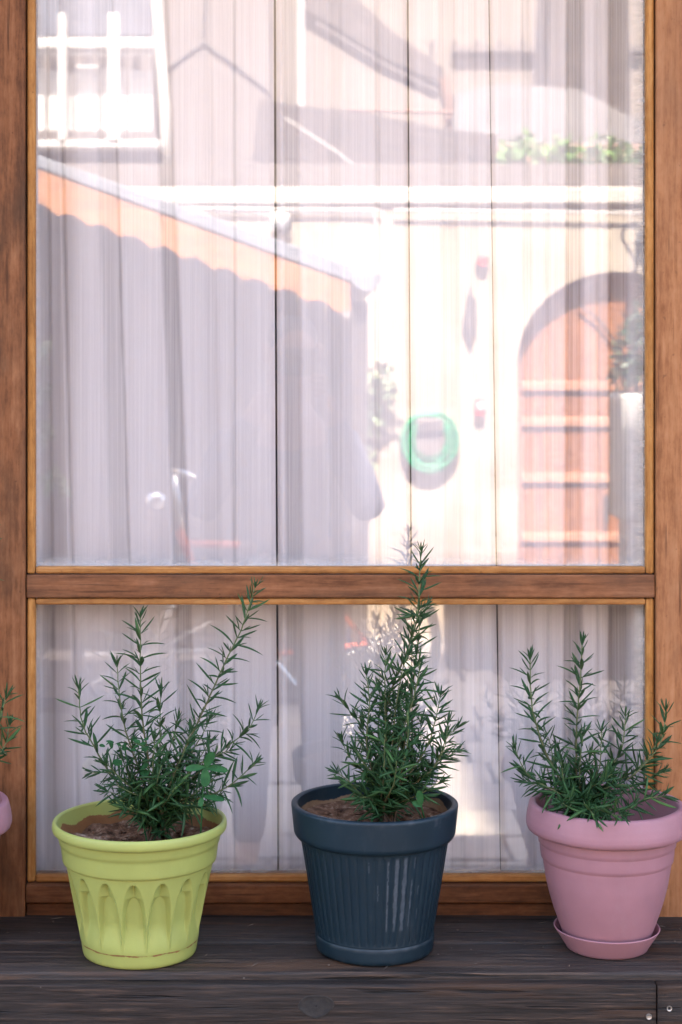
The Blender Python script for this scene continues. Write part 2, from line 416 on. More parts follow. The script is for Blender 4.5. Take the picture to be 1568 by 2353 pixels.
for (u, v) in ((1539, 2318), (1492, 2337)):
    p = W(u, v, fy - 0.0195)
    m = MB(); 
    for i in range(14):
        a = 2 * PI * i / 14; m.v.append((p.x + 0.0042 * math.cos(a), p.y + 0.0015, p.z + 0.0042 * math.sin(a)))
    for i in range(14):
        a = 2 * PI * i / 14; m.v.append((p.x + 0.0036 * math.cos(a), p.y, p.z + 0.0036 * math.sin(a)))
    for i in range(14):
        a = 2 * PI * i / 14; q = 0.0016 if i % 3 else 0.0024; m.v.append((p.x + q * math.cos(a), p.y + 0.0008, p.z + q * math.sin(a)))
    for b in (0, 14):
        for i in range(14): m.f.append([b + i, b + (i + 1) % 14, b + 14 + (i + 1) % 14, b + 14 + i])
    m.f.append([28 + i for i in range(14)]); m.build("screw", SCREW, sill)
# knot in the front board
p = W(727, 2312, fy - 0.019); m = MB()
for r_, d in ((0.0195, 0.0025), (0.0175, 0.0004), (0.0160, 0.0012), (0.007, 0.0005), (0.001, 0.0004)):
    for i in range(20):
        a = 2 * PI * i / 20; m.v.append((p.x + r_ * (1.25 + 0.12 * math.sin(2 * a + 1)) * math.cos(a), p.y + d, p.z + r_ * (0.85 + 0.1 * math.sin(3 * a)) * math.sin(a)))
for b in range(4):
    for i in range(20): m.f.append([b * 20 + i, b * 20 + (i + 1) % 20, (b + 1) * 20 + (i + 1) % 20, (b + 1) * 20 + i])
m.build("knot", m_plain("knot_wood", (0.019, 0.014, 0.011), 0.7, 0.6, 120, bump=0.6), sill, smooth=True)

m = MB(); rd = random.Random(12)
for k in range(70):
    x, y = rd.uniform(-0.45, 0.6), rd.uniform(fy + 0.008, -0.03); s_ = rd.uniform(0.0005, 0.0014); n0 = len(m.v)
    L_ = s_ * (rd.choice((1, 1, 1.6)) if k % 6 else 9); a = rd.uniform(0, PI); ca, sa = math.cos(a), math.sin(a); s2 = s_ if k % 6 else 0.0007
    for (dx, dy_, dz) in ((1, 0, 0), (-1, 0, 0), (0, 1, 0), (0, -1, 0), (0, 0, 1), (0, 0, -1)):
        m.v.append((x + dx * L_ * ca - dy_ * s2 * sa, y + dx * L_ * sa + dy_ * s2 * ca, zs + 0.0022 + dz * s2))
    for f in ((0, 2, 4), (2, 1, 4), (1, 3, 4), (3, 0, 4), (2, 0, 5), (1, 2, 5), (3, 1, 5), (0, 3, 5)): m.f.append([n0 + i for i in f])
tag(m.build("debris", m_plain("crumb", (0.13, 0.10, 0.075), 0.9, 0.6, 40)), "crumbs of soil and dry needles scattered on the sill planks", kind="stuff")
# ------------------------------------------------------------------ curtain
cur = empty("sheer_curtain", (0.1, 0.06, 0.8), "sheer white curtain with fine vertical threads behind the glass", "curtain")
CY = 0.06
# (u at v=650, slant in u per 1000 v, half width, drop of density, recess)
BANDS = [(150, 25, 4, .25, .002), (255, 30, 20, .22, .004), (278, 30, 3, .35, .002), (392, 38, 17, .42, .007), (540, 0, 3, .35, .002), (672, 8, 17, .36, .006),
         (770, 4, 14, .14, .003), (868, 2, 6, .28, .003), (1035, 12, 18, .18, .005), (1215, 6, 9, .25, .004), (1322, -4, 17, .62, .012), (1425, 0, 22, .48, .010),
         (475, 20, 20, .10, .003), (1090, 8, 8, .12, .002), (100, 10, 14, .15, .003), (1262, 3, 5, .15, .002), (1375, 0, 4, .2, .002)]
SLITS = [(634, 4, 4.6), (943, 6, 3.2), (1133, 14, 3.4)]
edges = [(-140, 0, 0)] + SLITS + [(1660, 0, 0)]
for i in range(len(edges) - 1):
    a, b = edges[i], edges[i + 1]
    m = MB(); n = max(12, int((b[0] - a[0]) / 4.0)); nz = 40; dn = []
    for j in range(nz + 1):
        v = -430 + (2130 + 430) * j / nz
        k_ = (v - 650) / 1000
        u0 = a[0] + a[1] * k_ + a[2] * (0.5 + 0.10 * math.sin(v * .004 + i)); u1 = b[0] + b[1] * k_ - b[2] * (0.5 + 0.10 * math.sin(v * .003 + 2 * i))
        for q in range(n + 1):
            t = q / n; u = u0 + (u1 - u0) * t
            y = CY + 0.006 * math.sin(u * 0.021 + 0.5 * math.sin(v * 0.0013)) + 0.003 * math.sin(u * 0.053 + 1.3 + v * 0.0006) + 0.004 * (i % 2)
            y += 0.008 * (smooth01(12, 0, min(u - u0, u1 - u)))
            d = 1.0 - 0.05 * (0.5 + 0.5 * math.sin(u * 0.05))
            for (bu, bs, bw, bd, br_) in BANDS:
                x_ = abs(u - (bu + bs * k_)) / bw
                if x_ < 1.5:
                    ww = smooth01(1.35, 0.75, x_); d -= bd * ww; y += br_ * ww
            m.v.append(tuple(W(u, v, 0.06)[c] if c != 1 else y for c in range(3))); dn.append(max(0.05, d))
    for j in range(nz):
        for q in range(n):
            c = j * (n + 1) + q; m.f.append([c, c + 1, c + n + 2, c + n + 1])
    m.at["weave"] = dn
    m.build("curtain_panel", CURTAIN, cur, smooth=True, fix=False)
box("curtain_rail", (xl, xr, 0.055, 0.08, 2.46, 2.48), DARK, cur)

# ------------------------------------------------------------------ pots
def m_pot(name, c, rough, dirt=None, dirtc=(0.2, 0.1, 0.04), stain=None, stainc=(0.5, 0.5, 0.5), mott=0.12, inner=None, dust=0.0):
    t = NT(name)
    n = t.noise(scale=14, detail=6, rough=0.6)
    col = t.ramp(n, (0.3, tuple(x * (1 - mott) for x in c)), (0.72, tuple(min(1, x * (1 + mott)) for x in c)))
    if dust:
        dn = t.ramp(t.noise(t.map((30, 30, 9)), 1.0, 6, 0.7), (0.55, 0.0), (0.8, 1.0))
        col = t.mix(t.math('MULTIPLY', dn, dust), col, (0.3, 0.3, 0.3))
    if stain:
        s_ = t.math('MULTIPLY', t.attr("stain"), t.ramp(t.noise(scale=130, detail=4), (0.25, 0.45), (0.6, 1.0)))
        col = t.mix(s_, col, stainc)
    d_ = t.attr("dirt")
    dd = t.ramp(t.math('ADD', d_, t.math('MULTIPLY_ADD', t.noise(scale=120, detail=5, rough=0.7), 0.7, -0.35)), (0.45, 0.0), (0.58, 1.0))
    col = t.mix(dd, col, t.mix(t.noise(scale=60), dirtc, tuple(x * 2.2 for x in dirtc)))
    t.bump(t.noise(scale=420, detail=2), 0.12, 0.0008)
    return t.P(col, t.math('ADD', t.math('MULTIPLY', dd, 0.3), rough), 0.3)
SOIL = None
def m_soil():
    t = NT("potting_soil"); n = t.noise(scale=70, detail=7, rough=0.7); f = t.noise(scale=300, detail=3)
    c = t.ramp(n, (0.3, (0.034, 0.018, 0.011)), (0.44, (0.105, 0.055, 0.033)), (0.56, (0.19, 0.105, 0.065)), (0.68, (0.38, 0.28, 0.21)))
    t.bump(t.math('MULTIPLY_ADD', f, 0.5, n), 1.0, 0.004); return t.P(c, 0.95, 0.1)
SOIL = m_soil()
def soil(c, r, z, parent, bumpy=0.006):
    m = MB(); K, N = 64, 22; sd = random.random() * 30
    m.v.append((c[0], c[1], z))
    for i in range(1, N + 1):
        for j in range(K):
            a = 2 * PI * j / K; q = r * i / N; x, y = q * math.cos(a), q * math.sin(a)
            h = bumpy * mnoise.noise(Vector((x * 28 + sd, y * 28, 0))) + 0.004 * mnoise.noise(Vector((x * 95 + sd, y * 95, 3))) + 0.006 * (i / N) ** 3
            m.v.append((c[0] + x, c[1] + y, z + h))
    for j in range(K): m.f.append([0, 1 + j, 1 + (j + 1) % K])
    for i in range(N - 1):
        for j in range(K):
            e = (j + 1) % K; q = 1 + i * K; m.f.append([q + j, q + K + j, q + K + e, q + e])
    o = m.build("soil", SOIL, parent, smooth=True, fix=False)
    # crumbs and bark bits
    m = MB()
    for _ in range(150):
        a = random.random() * 2 * PI; q = r * 0.93 * math.sqrt(random.random()); x, y = c[0] + q * math.cos(a), c[1] + q * math.sin(a)
        s_ = random.uniform(0.0012, 0.0046); n0 = len(m.v)
        ax = Vector((random.uniform(-1, 1), random.uniform(-1, 1), random.uniform(-.3, .3))).normalized()
        for (dx, dy, dz) in ((1, 0, 0), (-1, 0, 0), (0, 1, 0), (0, -1, 0), (0, 0, 1), (0, 0, -1)):
            m.v.append((x + (dx + ax.x * dx * 2) * s_, y + dy * s_, z + 0.003 + (dz + ax.z * dx) * s_ * 0.8))
        for f in ((0, 2, 4), (2, 1, 4), (1, 3, 4), (3, 0, 4), (2, 0, 5), (1, 2, 5), (3, 1, 5), (0, 3, 5)): m.f.append([n0 + i for i in f])
    tag(m.build("soil_crumbs", SOIL, o, fix=False), None, kind="stuff")
def interp(prof, zq):
    for (r0, z0), (r1, z1) in zip(prof, prof[1:]):
        if z0 <= zq <= z1 or z1 <= zq <= z0: return r0 + (r1 - r0) * (zq - z0) / (z1 - z0 + 1e-9)
    return prof[-1][0]
def fine(prof, step):
    out = [prof[0]]
    for (r0, z0), (r1, z1) in zip(prof, prof[1:]):
        n = max(1, int(math.hypot(r1 - r0, z1 - z0) / step))
        out += [(r0 + (r1 - r0) * i / n, z0 + (z1 - z0) * i / n) for i in range(1, n + 1)]
    return out
def gauss(x, s): return math.exp(-(x / s) ** 2)

# --- yellow-green pot
yc = (ux(322, -0.17), -0.172, zs)
ypot = empty("flower_pot", yc, "lime green plastic pot with moulded pointed arches", "flower pot", "flower pots on the sill")
YM = m_pot("lime_plastic", (0.305, 0.330, 0.088), 0.42, dirtc=(0.13, 0.058, 0.022), mott=0.08, dust=0.04)
outer = [(0.001, 0.0), (0.074, 0.0), (0.0785, 0.002), (0.0798, 0.006), (0.0822, 0.0205), (0.0826, 0.0215), (0.1030, 0.1275), (0.1024, 0.1295), (0.1072, 0.1312), (0.1080, 0.1335),
         (0.1108, 0.1555), (0.1115, 0.1565), (0.1122, 0.1572), (0.1155, 0.171)]
rim = [(0.1157, 0.1712), (0.1200, 0.1725), (0.1218, 0.1745), (0.1226, 0.178), (0.1222, 0.1835), (0.1210, 0.1862), (0.1190, 0.1872), (0.1168, 0.1865), (0.1156, 0.184)]
inner = [(0.1154, 0.1838), (0.112, 0.168), (0.1052, 0.1325)]
NF = 16
def yfn(r, z, a, i):
    if z < 0.021 or z > 0.1275: return r
    ph = ((a * NF / (2 * PI) + 0.5) % 1) - 0.5              # -0.5..0.5 across one arch
    t = (z - 0.024) / (0.123 - 0.024)
    if t < 0: return r - 0.0 
    hw = 0.49 * math.sqrt(max(0.0, 1 - t ** 2.6)) * (1.0)   # outer half width
    hi = 0.40 * math.sqrt(max(0.0, 1 - (t / 0.80) ** 3.2)) if t < 0.8 else 0
    x = abs(ph)
    s_ = max(0.0, min(1.0, (hw - x) / (hw - hi))) if hw > hi + 1e-4 else 0
    if t >= 1: s_ = 0
    return r - 0.0092 * s_ * smooth01(-0.02, 0.42, t)
pr = fine(outer[:6], 0.004)[:-1] + fine(outer[5:7], 0.0009) + fine(outer[7:], 0.004)
m = MB(); m.lathe(pr, 16 * 40, yc, yfn)
dirt = []
for (x, y, z) in m.v:
    zz = z - zs; a = math.atan2(x - yc[0], -(y - yc[1]))
    dirt.append(0.56 * gauss(zz - 0.0205 + 0.0008 * math.sin(a * 9), 0.0016) + 0.12 * gauss(zz - 0.0185, 0.004))
m.at["dirt"] = dirt; m.build("body", YM, ypot, smooth=True)
m = MB(); m.lathe(fine(rim, 0.003), 160, yc); m.at["dirt"] = [0.0] * len(m.v); m.build("rim", YM, ypot, smooth=True)
m = MB(); m.lathe(fine(inner, 0.003), 160, yc)
m.at["dirt"] = [smooth01(0.178, 0.162, z - zs + 0.008 * mnoise.noise(Vector((x * 30, y * 30, 0)))) for (x, y, z) in m.v]
m.build("inner_wall", YM, ypot, smooth=True, fix=False)
soil(yc, 0.1082, zs + 0.152, ypot, 0.008)

# --- navy pot
nc = (ux(861, -0.157), -0.158, zs)
npot = empty("flower_pot", nc, "dark navy ribbed plastic pot with pale drip stains", "flower pot", "flower pots on the sill")
NM = m_pot("navy_plastic", (0.0055, 0.0165, 0.0255), 0.47, dirtc=(0.13, 0.08, 0.045), stain=True, stainc=(0.058, 0.070, 0.084), mott=0.18, dust=0.05)
outer = [(0.001, 0.0), (0.076, 0.0), (0.0815, 0.003), (0.0828, 0.007), (0.0842, 0.0225), (0.0836, 0.0245), (0.0826, 0.0255), (0.0838, 0.0265), (0.1052, 0.158), (0.1056, 0.1605)]
band = [(0.1058, 0.1606), (0.1105, 0.1612), (0.1128, 0.164), (0.1142, 0.1675), (0.1178, 0.2035), (0.1176, 0.2062), (0.1160, 0.2075), (0.1105, 0.2075), (0.1088, 0.206)]
inner = [(0.1086, 0.2055), (0.1075, 0.190), (0.100, 0.15)]
def nfn(r, z, a, i):
    if z < 0.027 or z > 0.158: return r
    ph = abs((((a + 0.042) * 52 / (2 * PI)) % 1) - 0.5) * 2
    return r - 0.0019 * (ph ** 4) * smooth01(0.027, 0.034, z) * smooth01(0.159, 0.150, z) - 0.0006
pr = fine(outer[:8], 0.0035)[:-1] + fine(outer[7:9], 0.0013) + [outer[9]]
m = MB(); m.lathe(pr, 52 * 10, nc, nfn)
st = []; ds = []
DRIPS = [(0.138, 0.052, 0.150, 0.012), (0.260, 0.052, 0.153, 0.034), (0.381, 0.052, 0.154, 0.034), (0.498, 0.056, 0.122, 0.012), (0.52, 0.138, 0.154, 0.009), (0.005, 0.085, 0.118, 0.006), (-0.12, 0.135, 0.15, 0.004), (0.64, 0.065, 0.08, 0.008), (0.62, 0.10, 0.112, 0.01)]
for (x, y, z) in m.v:
    zz = z - zs; a = math.atan2(x - nc[0], -(y - nc[1])); q = 0
    for (a0, z0, z1, wd) in DRIPS:
        if z0 - .004 < zz < z1 + .004:
            wob = 0.006 * mnoise.noise(Vector((zz * 160, a0 * 40, 0))); wv = wd * (0.75 + 0.5 * mnoise.noise(Vector((zz * 95, a0 * 90, 5))))
            tz = (zz - z0) / (z1 - z0)
            q = max(q, smooth01(wv * 1.25, wv * 0.8, abs(a - a0 - wob)) * smooth01(-.03, .02, tz) * smooth01(1.03, .98, tz))
    q = max(q, 0.85 * gauss(zz - 0.0235, 0.0013) * max(0, 0.35 + 1.1 * mnoise.noise(Vector((a * 7, zz * 50, 1)))))
    q = max(q, 0.55 * gauss(zz - 0.003, 0.0035) * max(0, 0.1 + 1.2 * mnoise.noise(Vector((a * 9, zz * 50, 8)))))
    st.append(min(1, q)); ds.append(0.0)
m.at["stain"] = st; m.at["dirt"] = ds; m.build("body", NM, npot, smooth=True)
m = MB(); m.lathe(fine(band, 0.002), 220, nc); st = []
for (x, y, z) in m.v:
    zz = z - zs; a = math.atan2(x - nc[0], -(y - nc[1]))
    q = 0.45 * gauss(zz - 0.205, 0.004) * max(0, 2.0 * mnoise.noise(Vector((a * 12, zz * 90, 2))) - 0.1)
    for (a0, z0, z1, wd) in ((-0.33, 0.185, 0.204, 0.012), (0.75, 0.195, 0.206, 0.03), (0.82, 0.19, 0.205, 0.01)):
        if z0 < zz < z1: q = max(q, 0.6 * smooth01(wd, wd * .5, abs(a - a0 + 0.008 * mnoise.noise(Vector((zz * 300, 0, 0))))))
    st.append(min(1, q))
m.at["stain"] = st; m.at["dirt"] = [0.0] * len(m.v); m.build("rim", NM, npot, smooth=True)
m = MB(); m.lathe(fine(inner, 0.003), 160, nc); m.at["stain"] = [0.0] * len(m.v)
m.at["dirt"] = [smooth01(0.198, 0.184, z - zs + 0.010 * mnoise.noise(Vector((x * 22, y * 22, 4)))) for (x, y, z) in m.v]
m.build("inner_wall", NM, npot, smooth=True, fix=False)
soil(nc, 0.1065, zs + 0.178, npot, 0.007)

# --- pink pots (one on a saucer, one at the left edge)
PM = m_pot("pink_plastic", (0.31, 0.150, 0.172), 0.48, dirtc=(0.26, 0.12, 0.09), mott=0.09, dust=0.12)
def pink(c, label, slabel):
    pot = empty("flower_pot", (c[0], c[1], c[2] + 0.006), label, "flower pot", "flower pots on the sill")
    z0 = 0.006
    body = [(0.001, z0), (0.054, z0), (0.0572, 0.008), (0.061, 0.0165), (0.0672, 0.034), (0.0745, 0.0545), (0.0805, 0.074), (0.0856, 0.0955), (0.0893, 0.1185), (0.0902, 0.1245),
            (0.0902, 0.1255), (0.0925, 0.1275), (0.0938, 0.136), (0.0944, 0.1465), (0.0945, 0.1475), (0.0962, 0.1492), (0.0972, 0.1575), (0.0976, 0.1655)]
    rim_ = [(0.0978, 0.1652), (0.1065, 0.1650), (0.1115, 0.1680), (0.1134, 0.1735), (0.1134, 0.1800), (0.1120, 0.1895), (0.1099, 0.1985), (0.1083, 0.2035), (0.1064, 0.2052), (0.1030, 0.2054), (0.1002, 0.2046), (0.0990, 0.2025)]
    inn = [(0.0988, 0.2025), (0.0965, 0.185), (0.090, 0.15), (0.085, 0.13)]
    for nm, pf, k_, st_ in (("body", body, 160, 0.004), ("rim", rim_, 180, 0.002), ("inner_wall", inn, 140, 0.004)):
        m = MB(); m.lathe(fine(pf, st_), k_, c)
        if nm == "rim": m.v = [(x, y, z + 0.0008 * mnoise.noise(Vector((x * 40, y * 40, 3)))) for x, y, z in m.v]
        m.at["dirt"] = [smooth01(0.166, 0.146, z - c[2]) if nm == "inner_wall" else (0.5 * gauss(z - c[2] - 0.016, 0.004) * max(0, mnoise.noise(Vector((x * 60, y * 60, z * 30)))) if nm == "body" else 0.0) for x, y, z in m.v]
        m.build(nm, PM, pot, smooth=True, fix=(nm != "inner_wall"))
    soil(c, 0.091, c[2] + 0.152, pot)
    sc = empty("saucer", c, slabel, "saucer", "pink saucers")
    pf = [(0.001, 0.0), (0.0545, 0.0), (0.0575, 0.0015), (0.0592, 0.005), (0.0735, 0.0275), (0.0745, 0.0292), (0.0738, 0.0302), (0.0722, 0.0295), (0.0590, 0.0075), (0.055, 0.005), (0.001, 0.005)]
    m = MB(); m.lathe(fine(pf, 0.003), 140, c); m.at["dirt"] = [0.35 * gauss(z - c[2], 0.005) + 0.25 * max(0, mnoise.noise(Vector((x * 35, y * 35, z * 20)))) for x, y, z in m.v]
    m.build("dish", PM, sc, smooth=True)
    return pot
pc = (ux(1394, -0.15), -0.152, zs)
lc = (ux(-158, -0.15), -0.150, zs)
pink(pc, "dusty pink pot with rolled rim standing in a saucer at the right", "dusty pink saucer under the pink pot at the right")
pink(lc, "pink pot cut off by the left edge of the picture", "pink saucer under the pot at the left picture edge")

# ------------------------------------------------------------------ rosemary
def m_leaf():
    t = NT("rosemary_leaf"); oi = t.n("ShaderNodeObjectInfo")
    n = t.noise(scale=60, detail=3)
    c = t.mix(t.math('MULTIPLY', n, 0.5), oi.outputs["Color"], t.mix(1.0, oi.outputs["Color"], (0.55, 0.62, 0.6), 'MULTIPLY'))
    mid = t.attr("mid")
    c = t.mix(t.math('MULTIPLY', mid, 0.6), c, (0.085, 0.145, 0.065))
    t.set(t.b.inputs["Base Color"], c); t.b.inputs["Roughness"].default_value = 0.48; t.b.inputs["Specular IOR Level"].default_value = 0.25
    tl = t.n("ShaderNodeBsdfTranslucent"); t.l(t.mix(0.5, c, (0.10, 0.22, 0.04)), tl.inputs[0])
    mx = t.n("ShaderNodeMixShader"); mx.inputs[0].default_value = 0.16; t.l(t.b.outputs[0], mx.inputs[1]); t.l(tl.outputs[0], mx.inputs[2]); t.l(mx.outputs[0], t.out.inputs[0])
    return t.m
LEAF = m_leaf()
def m_stem():
    t = NT("rosemary_stem"); n = t.noise(scale=160, detail=3)
    woody = t.ramp(n, (0.3, (0.055, 0.033, 0.02)), (0.7, (0.15, 0.095, 0.058)))
    c = t.mix(t.attr("age"), (0.125, 0.16, 0.065), woody); t.bump(n, 0.4, 0.001)
    return t.P(c, 0.7, 0.2)
STEM = m_stem()
def leaf_mesh(i):
    r_ = random.Random(100 + i); N = 6
    bend = r_.uniform(-0.10, 0.40); side = r_.uniform(-0.14, 0.14); wd = r_.uniform(0.050, 0.066)
    V = []; md = []
    for k in range(N + 1):
        t = k / N
        wv = wd * (0.50 + 0.60 * smooth01(0, 0.35, t)) * (max(0.06, 1 - ((t - 0.45) / 0.56) ** 3) if t > 0.45 else 1)
        z = -bend * t * t; s_ = side * t * t
        for q, h in ((-1, -0.30), (0, 0.42), (1, -0.30), (0, -0.62)):
            V.append((t, s_ + q * wv, z + h * wv)); md.append(1.0 if h < -0.5 else (0.35 if h > 0.4 else 0.0))
    Fc = []
    for k in range(N):
        b = 4 * k
        for j in range(4):
            e = (j + 1) % 4; Fc.append([b + j, b + 4 + j, b + 4 + e, b + e])
    Fc.append([4 * N + j for j in range(4)])
    return V, Fc, md
LV = [leaf_mesh(i) for i in range(10)]
LM = []
for i, (V, Fc, md) in enumerate(LV):
    mb = MB(); mb.v = V; mb.f = Fc; mb.at["mid"] = md; LM.append(mb.mesh("leaf_%d" % i, LEAF, True))
def leafcol(young, r_):
    a = Vector((0.0175, 0.063, 0.0185)); b = Vector((0.078, 0.160, 0.042))
    c = a.lerp(b, young) * r_.uniform(0.65, 1.5); return (c.x, c.y, c.z, 1)

def rosemary(base, soil_r, soil_z, stems, conv, label, seed, dense=1.0, limit=300, dy=0.0):
    r_ = random.Random(seed)
    plant = empty("rosemary_plant", (base[0], base[1], soil_z), label, "rosemary", "rosemary plants in the pots")
    allv = []
    for st_ in stems:
        pts2, ytip = st_[0], st_[1]
        off = r_.uniform(0.0, 0.02)
        n = len(pts2); pts = []
        a0 = r_.uniform(0, 2 * PI)
        p0 = Vector((base[0] + 0.018 * math.cos(a0) + dy * 0, base[1] + 0.014 * math.sin(a0), soil_z - 0.004))
        for i, (x, y) in enumerate(pts2):
            u, v = conv(x, y); t = (i + 0.6) / (n - 0.4)
            pts.append(W(u, v, base[1] + ytip * t))
        # drop first points lying below the soil
        pts = [p for p in pts if p.z > soil_z + 0.012]
        path = catmull([p0] + pts, 10)
        # resample by arc length
        L = [0]
        for a, b in zip(path, path[1:]): L.append(L[-1] + (b - a).length)
        tot = L[-1]
        def at(s):
            s = max(0, min(tot - 1e-6, s))
            for i in range(len(L) - 1):
                if L[i] <= s <= L[i + 1]:
                    t = (s - L[i]) / (L[i + 1] - L[i] + 1e-9); return path[i].lerp(path[i + 1], t), (path[i + 1] - path[i]).normalized()
            return path[-1], (path[-1] - path[-2]).normalized()
        ns = max(8, int(tot / 0.008)); sp = [at(tot * i / ns)[0] for i in range(ns + 1)]
        sp = [p + Vector((r_.uniform(-1, 1), r_.uniform(-1, 1), 0)) * 0.0005 for p in sp]
        rad = [0.0019 * (1 - 0.62 * i / ns) * min(1.0, 0.55 + tot * 1.6) for i in range(ns + 1)]
        m = MB(); m.tube(sp, rad, 6)
        m.at["age"] = [max(0, min(1, 1.25 - 1.5 * (i // 6) / ns)) for i in range(len(m.v))]
        br = m.build("branch", STEM, plant, smooth=True)
        s = 0.022 * (1 if tot > 0.1 else 0.6); ang = r_.uniform(0, PI)
        lv = []
        while s < tot - 0.002:
            t = s / tot
            p, d = at(s)
            left = tot - s
            size = 0.0355 * (0.80 + 0.35 * r_.random()) * (0.62 + 0.38 * smooth01(0.004, 0.035, left))
            young = smooth01(0.055, 0.0, left) * 0.9 + 0.12 * r_.random()
            a = d.cross(Vector((0.3, -1, 0.2))).normalized(); b = d.cross(a)
            for k in (0, 1):
                if t < 0.3 and r_.random() < 0.18: continue
                aa = ang + k * PI + r_.uniform(-0.35, 0.35)
                out = a * math.cos(aa) + b * math.sin(aa)
                open_ = r_.uniform(0.75, 1.25) * (0.45 + 0.55 * smooth01(0.0, 0.03, left))
                dirv = (d * math.cos(open_) + out * math.sin(open_)).normalized()
                lv.append((p + out * 0.0008, dirv, d, size * r_.uniform(0.8, 1.12), young))
                if r_.random() < 0.72 * dense and left > 0.016:    # axil tuft
                    for _ in range(r_.choice((1, 2, 2))):
                        o2 = (out + Vector((r_.uniform(-.7, .7), r_.uniform(-.7, .7), r_.uniform(-.3, .5)))).normalized()
                        d2 = (d * r_.uniform(.5, 1.1) + o2 * 0.8).normalized()
                        lv.append((p + out * 0.002, d2, d, size * r_.uniform(0.38, 0.7), min(1, young + 0.35)))
            ang += PI / 2 + r_.uniform(-0.3, 0.3)
            s += (0.0078 + 0.0042 * r_.random()) * (0.55 + 0.45 * smooth01(0.0, 0.03, left)) / (0.8 + 0.2 * dense)
        p, d = at(tot)
        a = d.cross(Vector((0.3, -1, 0.2))).normalized(); b = d.cross(a)
        for k in range(6):
            aa = k * PI / 3 * 1.02 + r_.uniform(-.3, .3); out = a * math.cos(aa) + b * math.sin(aa); op = r_.uniform(0.18, 0.62)
            lv.append((p - d * 0.001, (d * math.cos(op) + out * math.sin(op)).normalized(), d, r_.uniform(0.013, 0.023), 1.0))
        for q in lv: allv.append((br, q))
    # the leaves that show largest are separate; the rest is one mass
    order = sorted(range(len(allv)), key=lambda i: -(allv[i][1][3] + 0.05 * (base[1] - allv[i][1][0].y)))
    single = set(order[:limit])
    rest = MB(); rest.at["mid"] = []
    for i, (br, (p, d, ax, size, young)) in enumerate(allv):
        x = d; zz = (ax - x * ax.dot(x));
        if zz.length < 1e-3: zz = Vector((0, 0, 1)) - x * x.z
        zz.normalize(); y = zz.cross(x)
        M = Matrix((( x.x, y.x, zz.x), (x.y, y.y, zz.y), (x.z, y.z, zz.z))).to_4x4()
        M = Matrix.Translation(p) @ M @ Matrix.Diagonal((size, size, size, 1))
        q = r_.randrange(10)
        if i in single:
            o = bpy.data.objects.new("leaf", LM[q]); COL.objects.link(o); o.parent = br
            o.matrix_basis = M; o.color = leafcol(young, r_)
        else:
            n0 = len(rest.v); V, Fc, md = LV[q]
            rest.v += [tuple(M @ Vector(a)) for a in V]; rest.f += [[n0 + c for c in f] for f in Fc]; rest.at["mid"] += md
    if rest.v:
        o = rest.build("small_leaves", LEAF, plant, smooth=True, fix=False); o["kind"] = "stuff"; o.color = (0.020, 0.069, 0.021, 1)
    return plant

cy4 = lambda x, y: (x * .4396, y * .4396 + 1263.7)
ystems = [([(760, 1350), (600, 1200), (500, 1040), (430, 900), (412, 725)], -0.03), ([(790, 1330), (720, 1130), (660, 950), (625, 760), (612, 595)], 0.02),
          ([(805, 1340), (770, 1050), (742, 850), (735, 600), (735, 352)], -0.01), ([(830, 1340), (838, 1000), (838, 850), (846, 728)], 0.04),
          ([(850, 1340), (910, 1160), (1010, 950), (1100, 760), (1190, 560), (1260, 420), (1310, 270), (1335, 195)], -0.04),
          ([(880, 1340), (1000, 1200), (1150, 1060), (1250, 980), (1310, 920), (1350, 832)], 0.03), ([(900, 1360), (1010, 1310), (1150, 1260), (1240, 1200), (1335, 1115)], -0.05),
          ([(850, 1340), (900, 1200), (960, 1060), (1000, 940)], -0.06), ([(770, 1360), (690, 1320), (620, 1280), (560, 1262)], -0.05), ([(770, 1350), (680, 1230), (590, 1165), (480, 1165)], 0.0),
          ([(870, 1350), (940, 1250), (1030, 1110), (1090, 1010)], 0.05), ([(810, 1330), (800, 1150), (810, 990)], -0.05), ([(830, 1330), (880, 1080), (930, 890)], 0.03), ([(800, 1330), (740, 1180), (700, 1040)], 0.05),
          ([(850, 1350), (930, 1290), (1010, 1230), (1080, 1190)], 0.06), ([(790, 1340), (700, 1240), (640, 1090)], -0.02), ([(840, 1360), (880, 1300), (920, 1230)], -0.07), ([(860, 1360), (970, 1340), (1080, 1330)], -0.05), ([(800, 1370), (720, 1370), (650, 1340)], -0.06),
          ([(850, 1340), (960, 1130), (1060, 960), (1100, 880)], 0.02),
          ([(840, 1360), (760, 1300), (690, 1270), (610, 1230)], -0.06), ([(870, 1370), (990, 1290), (1080, 1230), (1130, 1180)], -0.06), ([(780, 1370), (690, 1380), (610, 1330)], -0.03), ([(840, 1350), (820, 1230), (850, 1120)], -0.07),
          ([(860, 1340), (990, 1160), (1120, 1080), (1200, 1050)], -0.04), ([(800, 1340), (660, 1220), (560, 1120)], -0.05), ([(880, 1370), (1010, 1350), (1130, 1300)], 0.03)]
rosemary((ux(367, -0.17), -0.165), 0.1, zs + 0.152, ystems, cy4, "sparse rosemary with one long stem leaning right in the lime pot", 11, 0.75)
cy5 = lambda x, y: (x * .3297 + 631.8, y * .3297 + 1206.2)
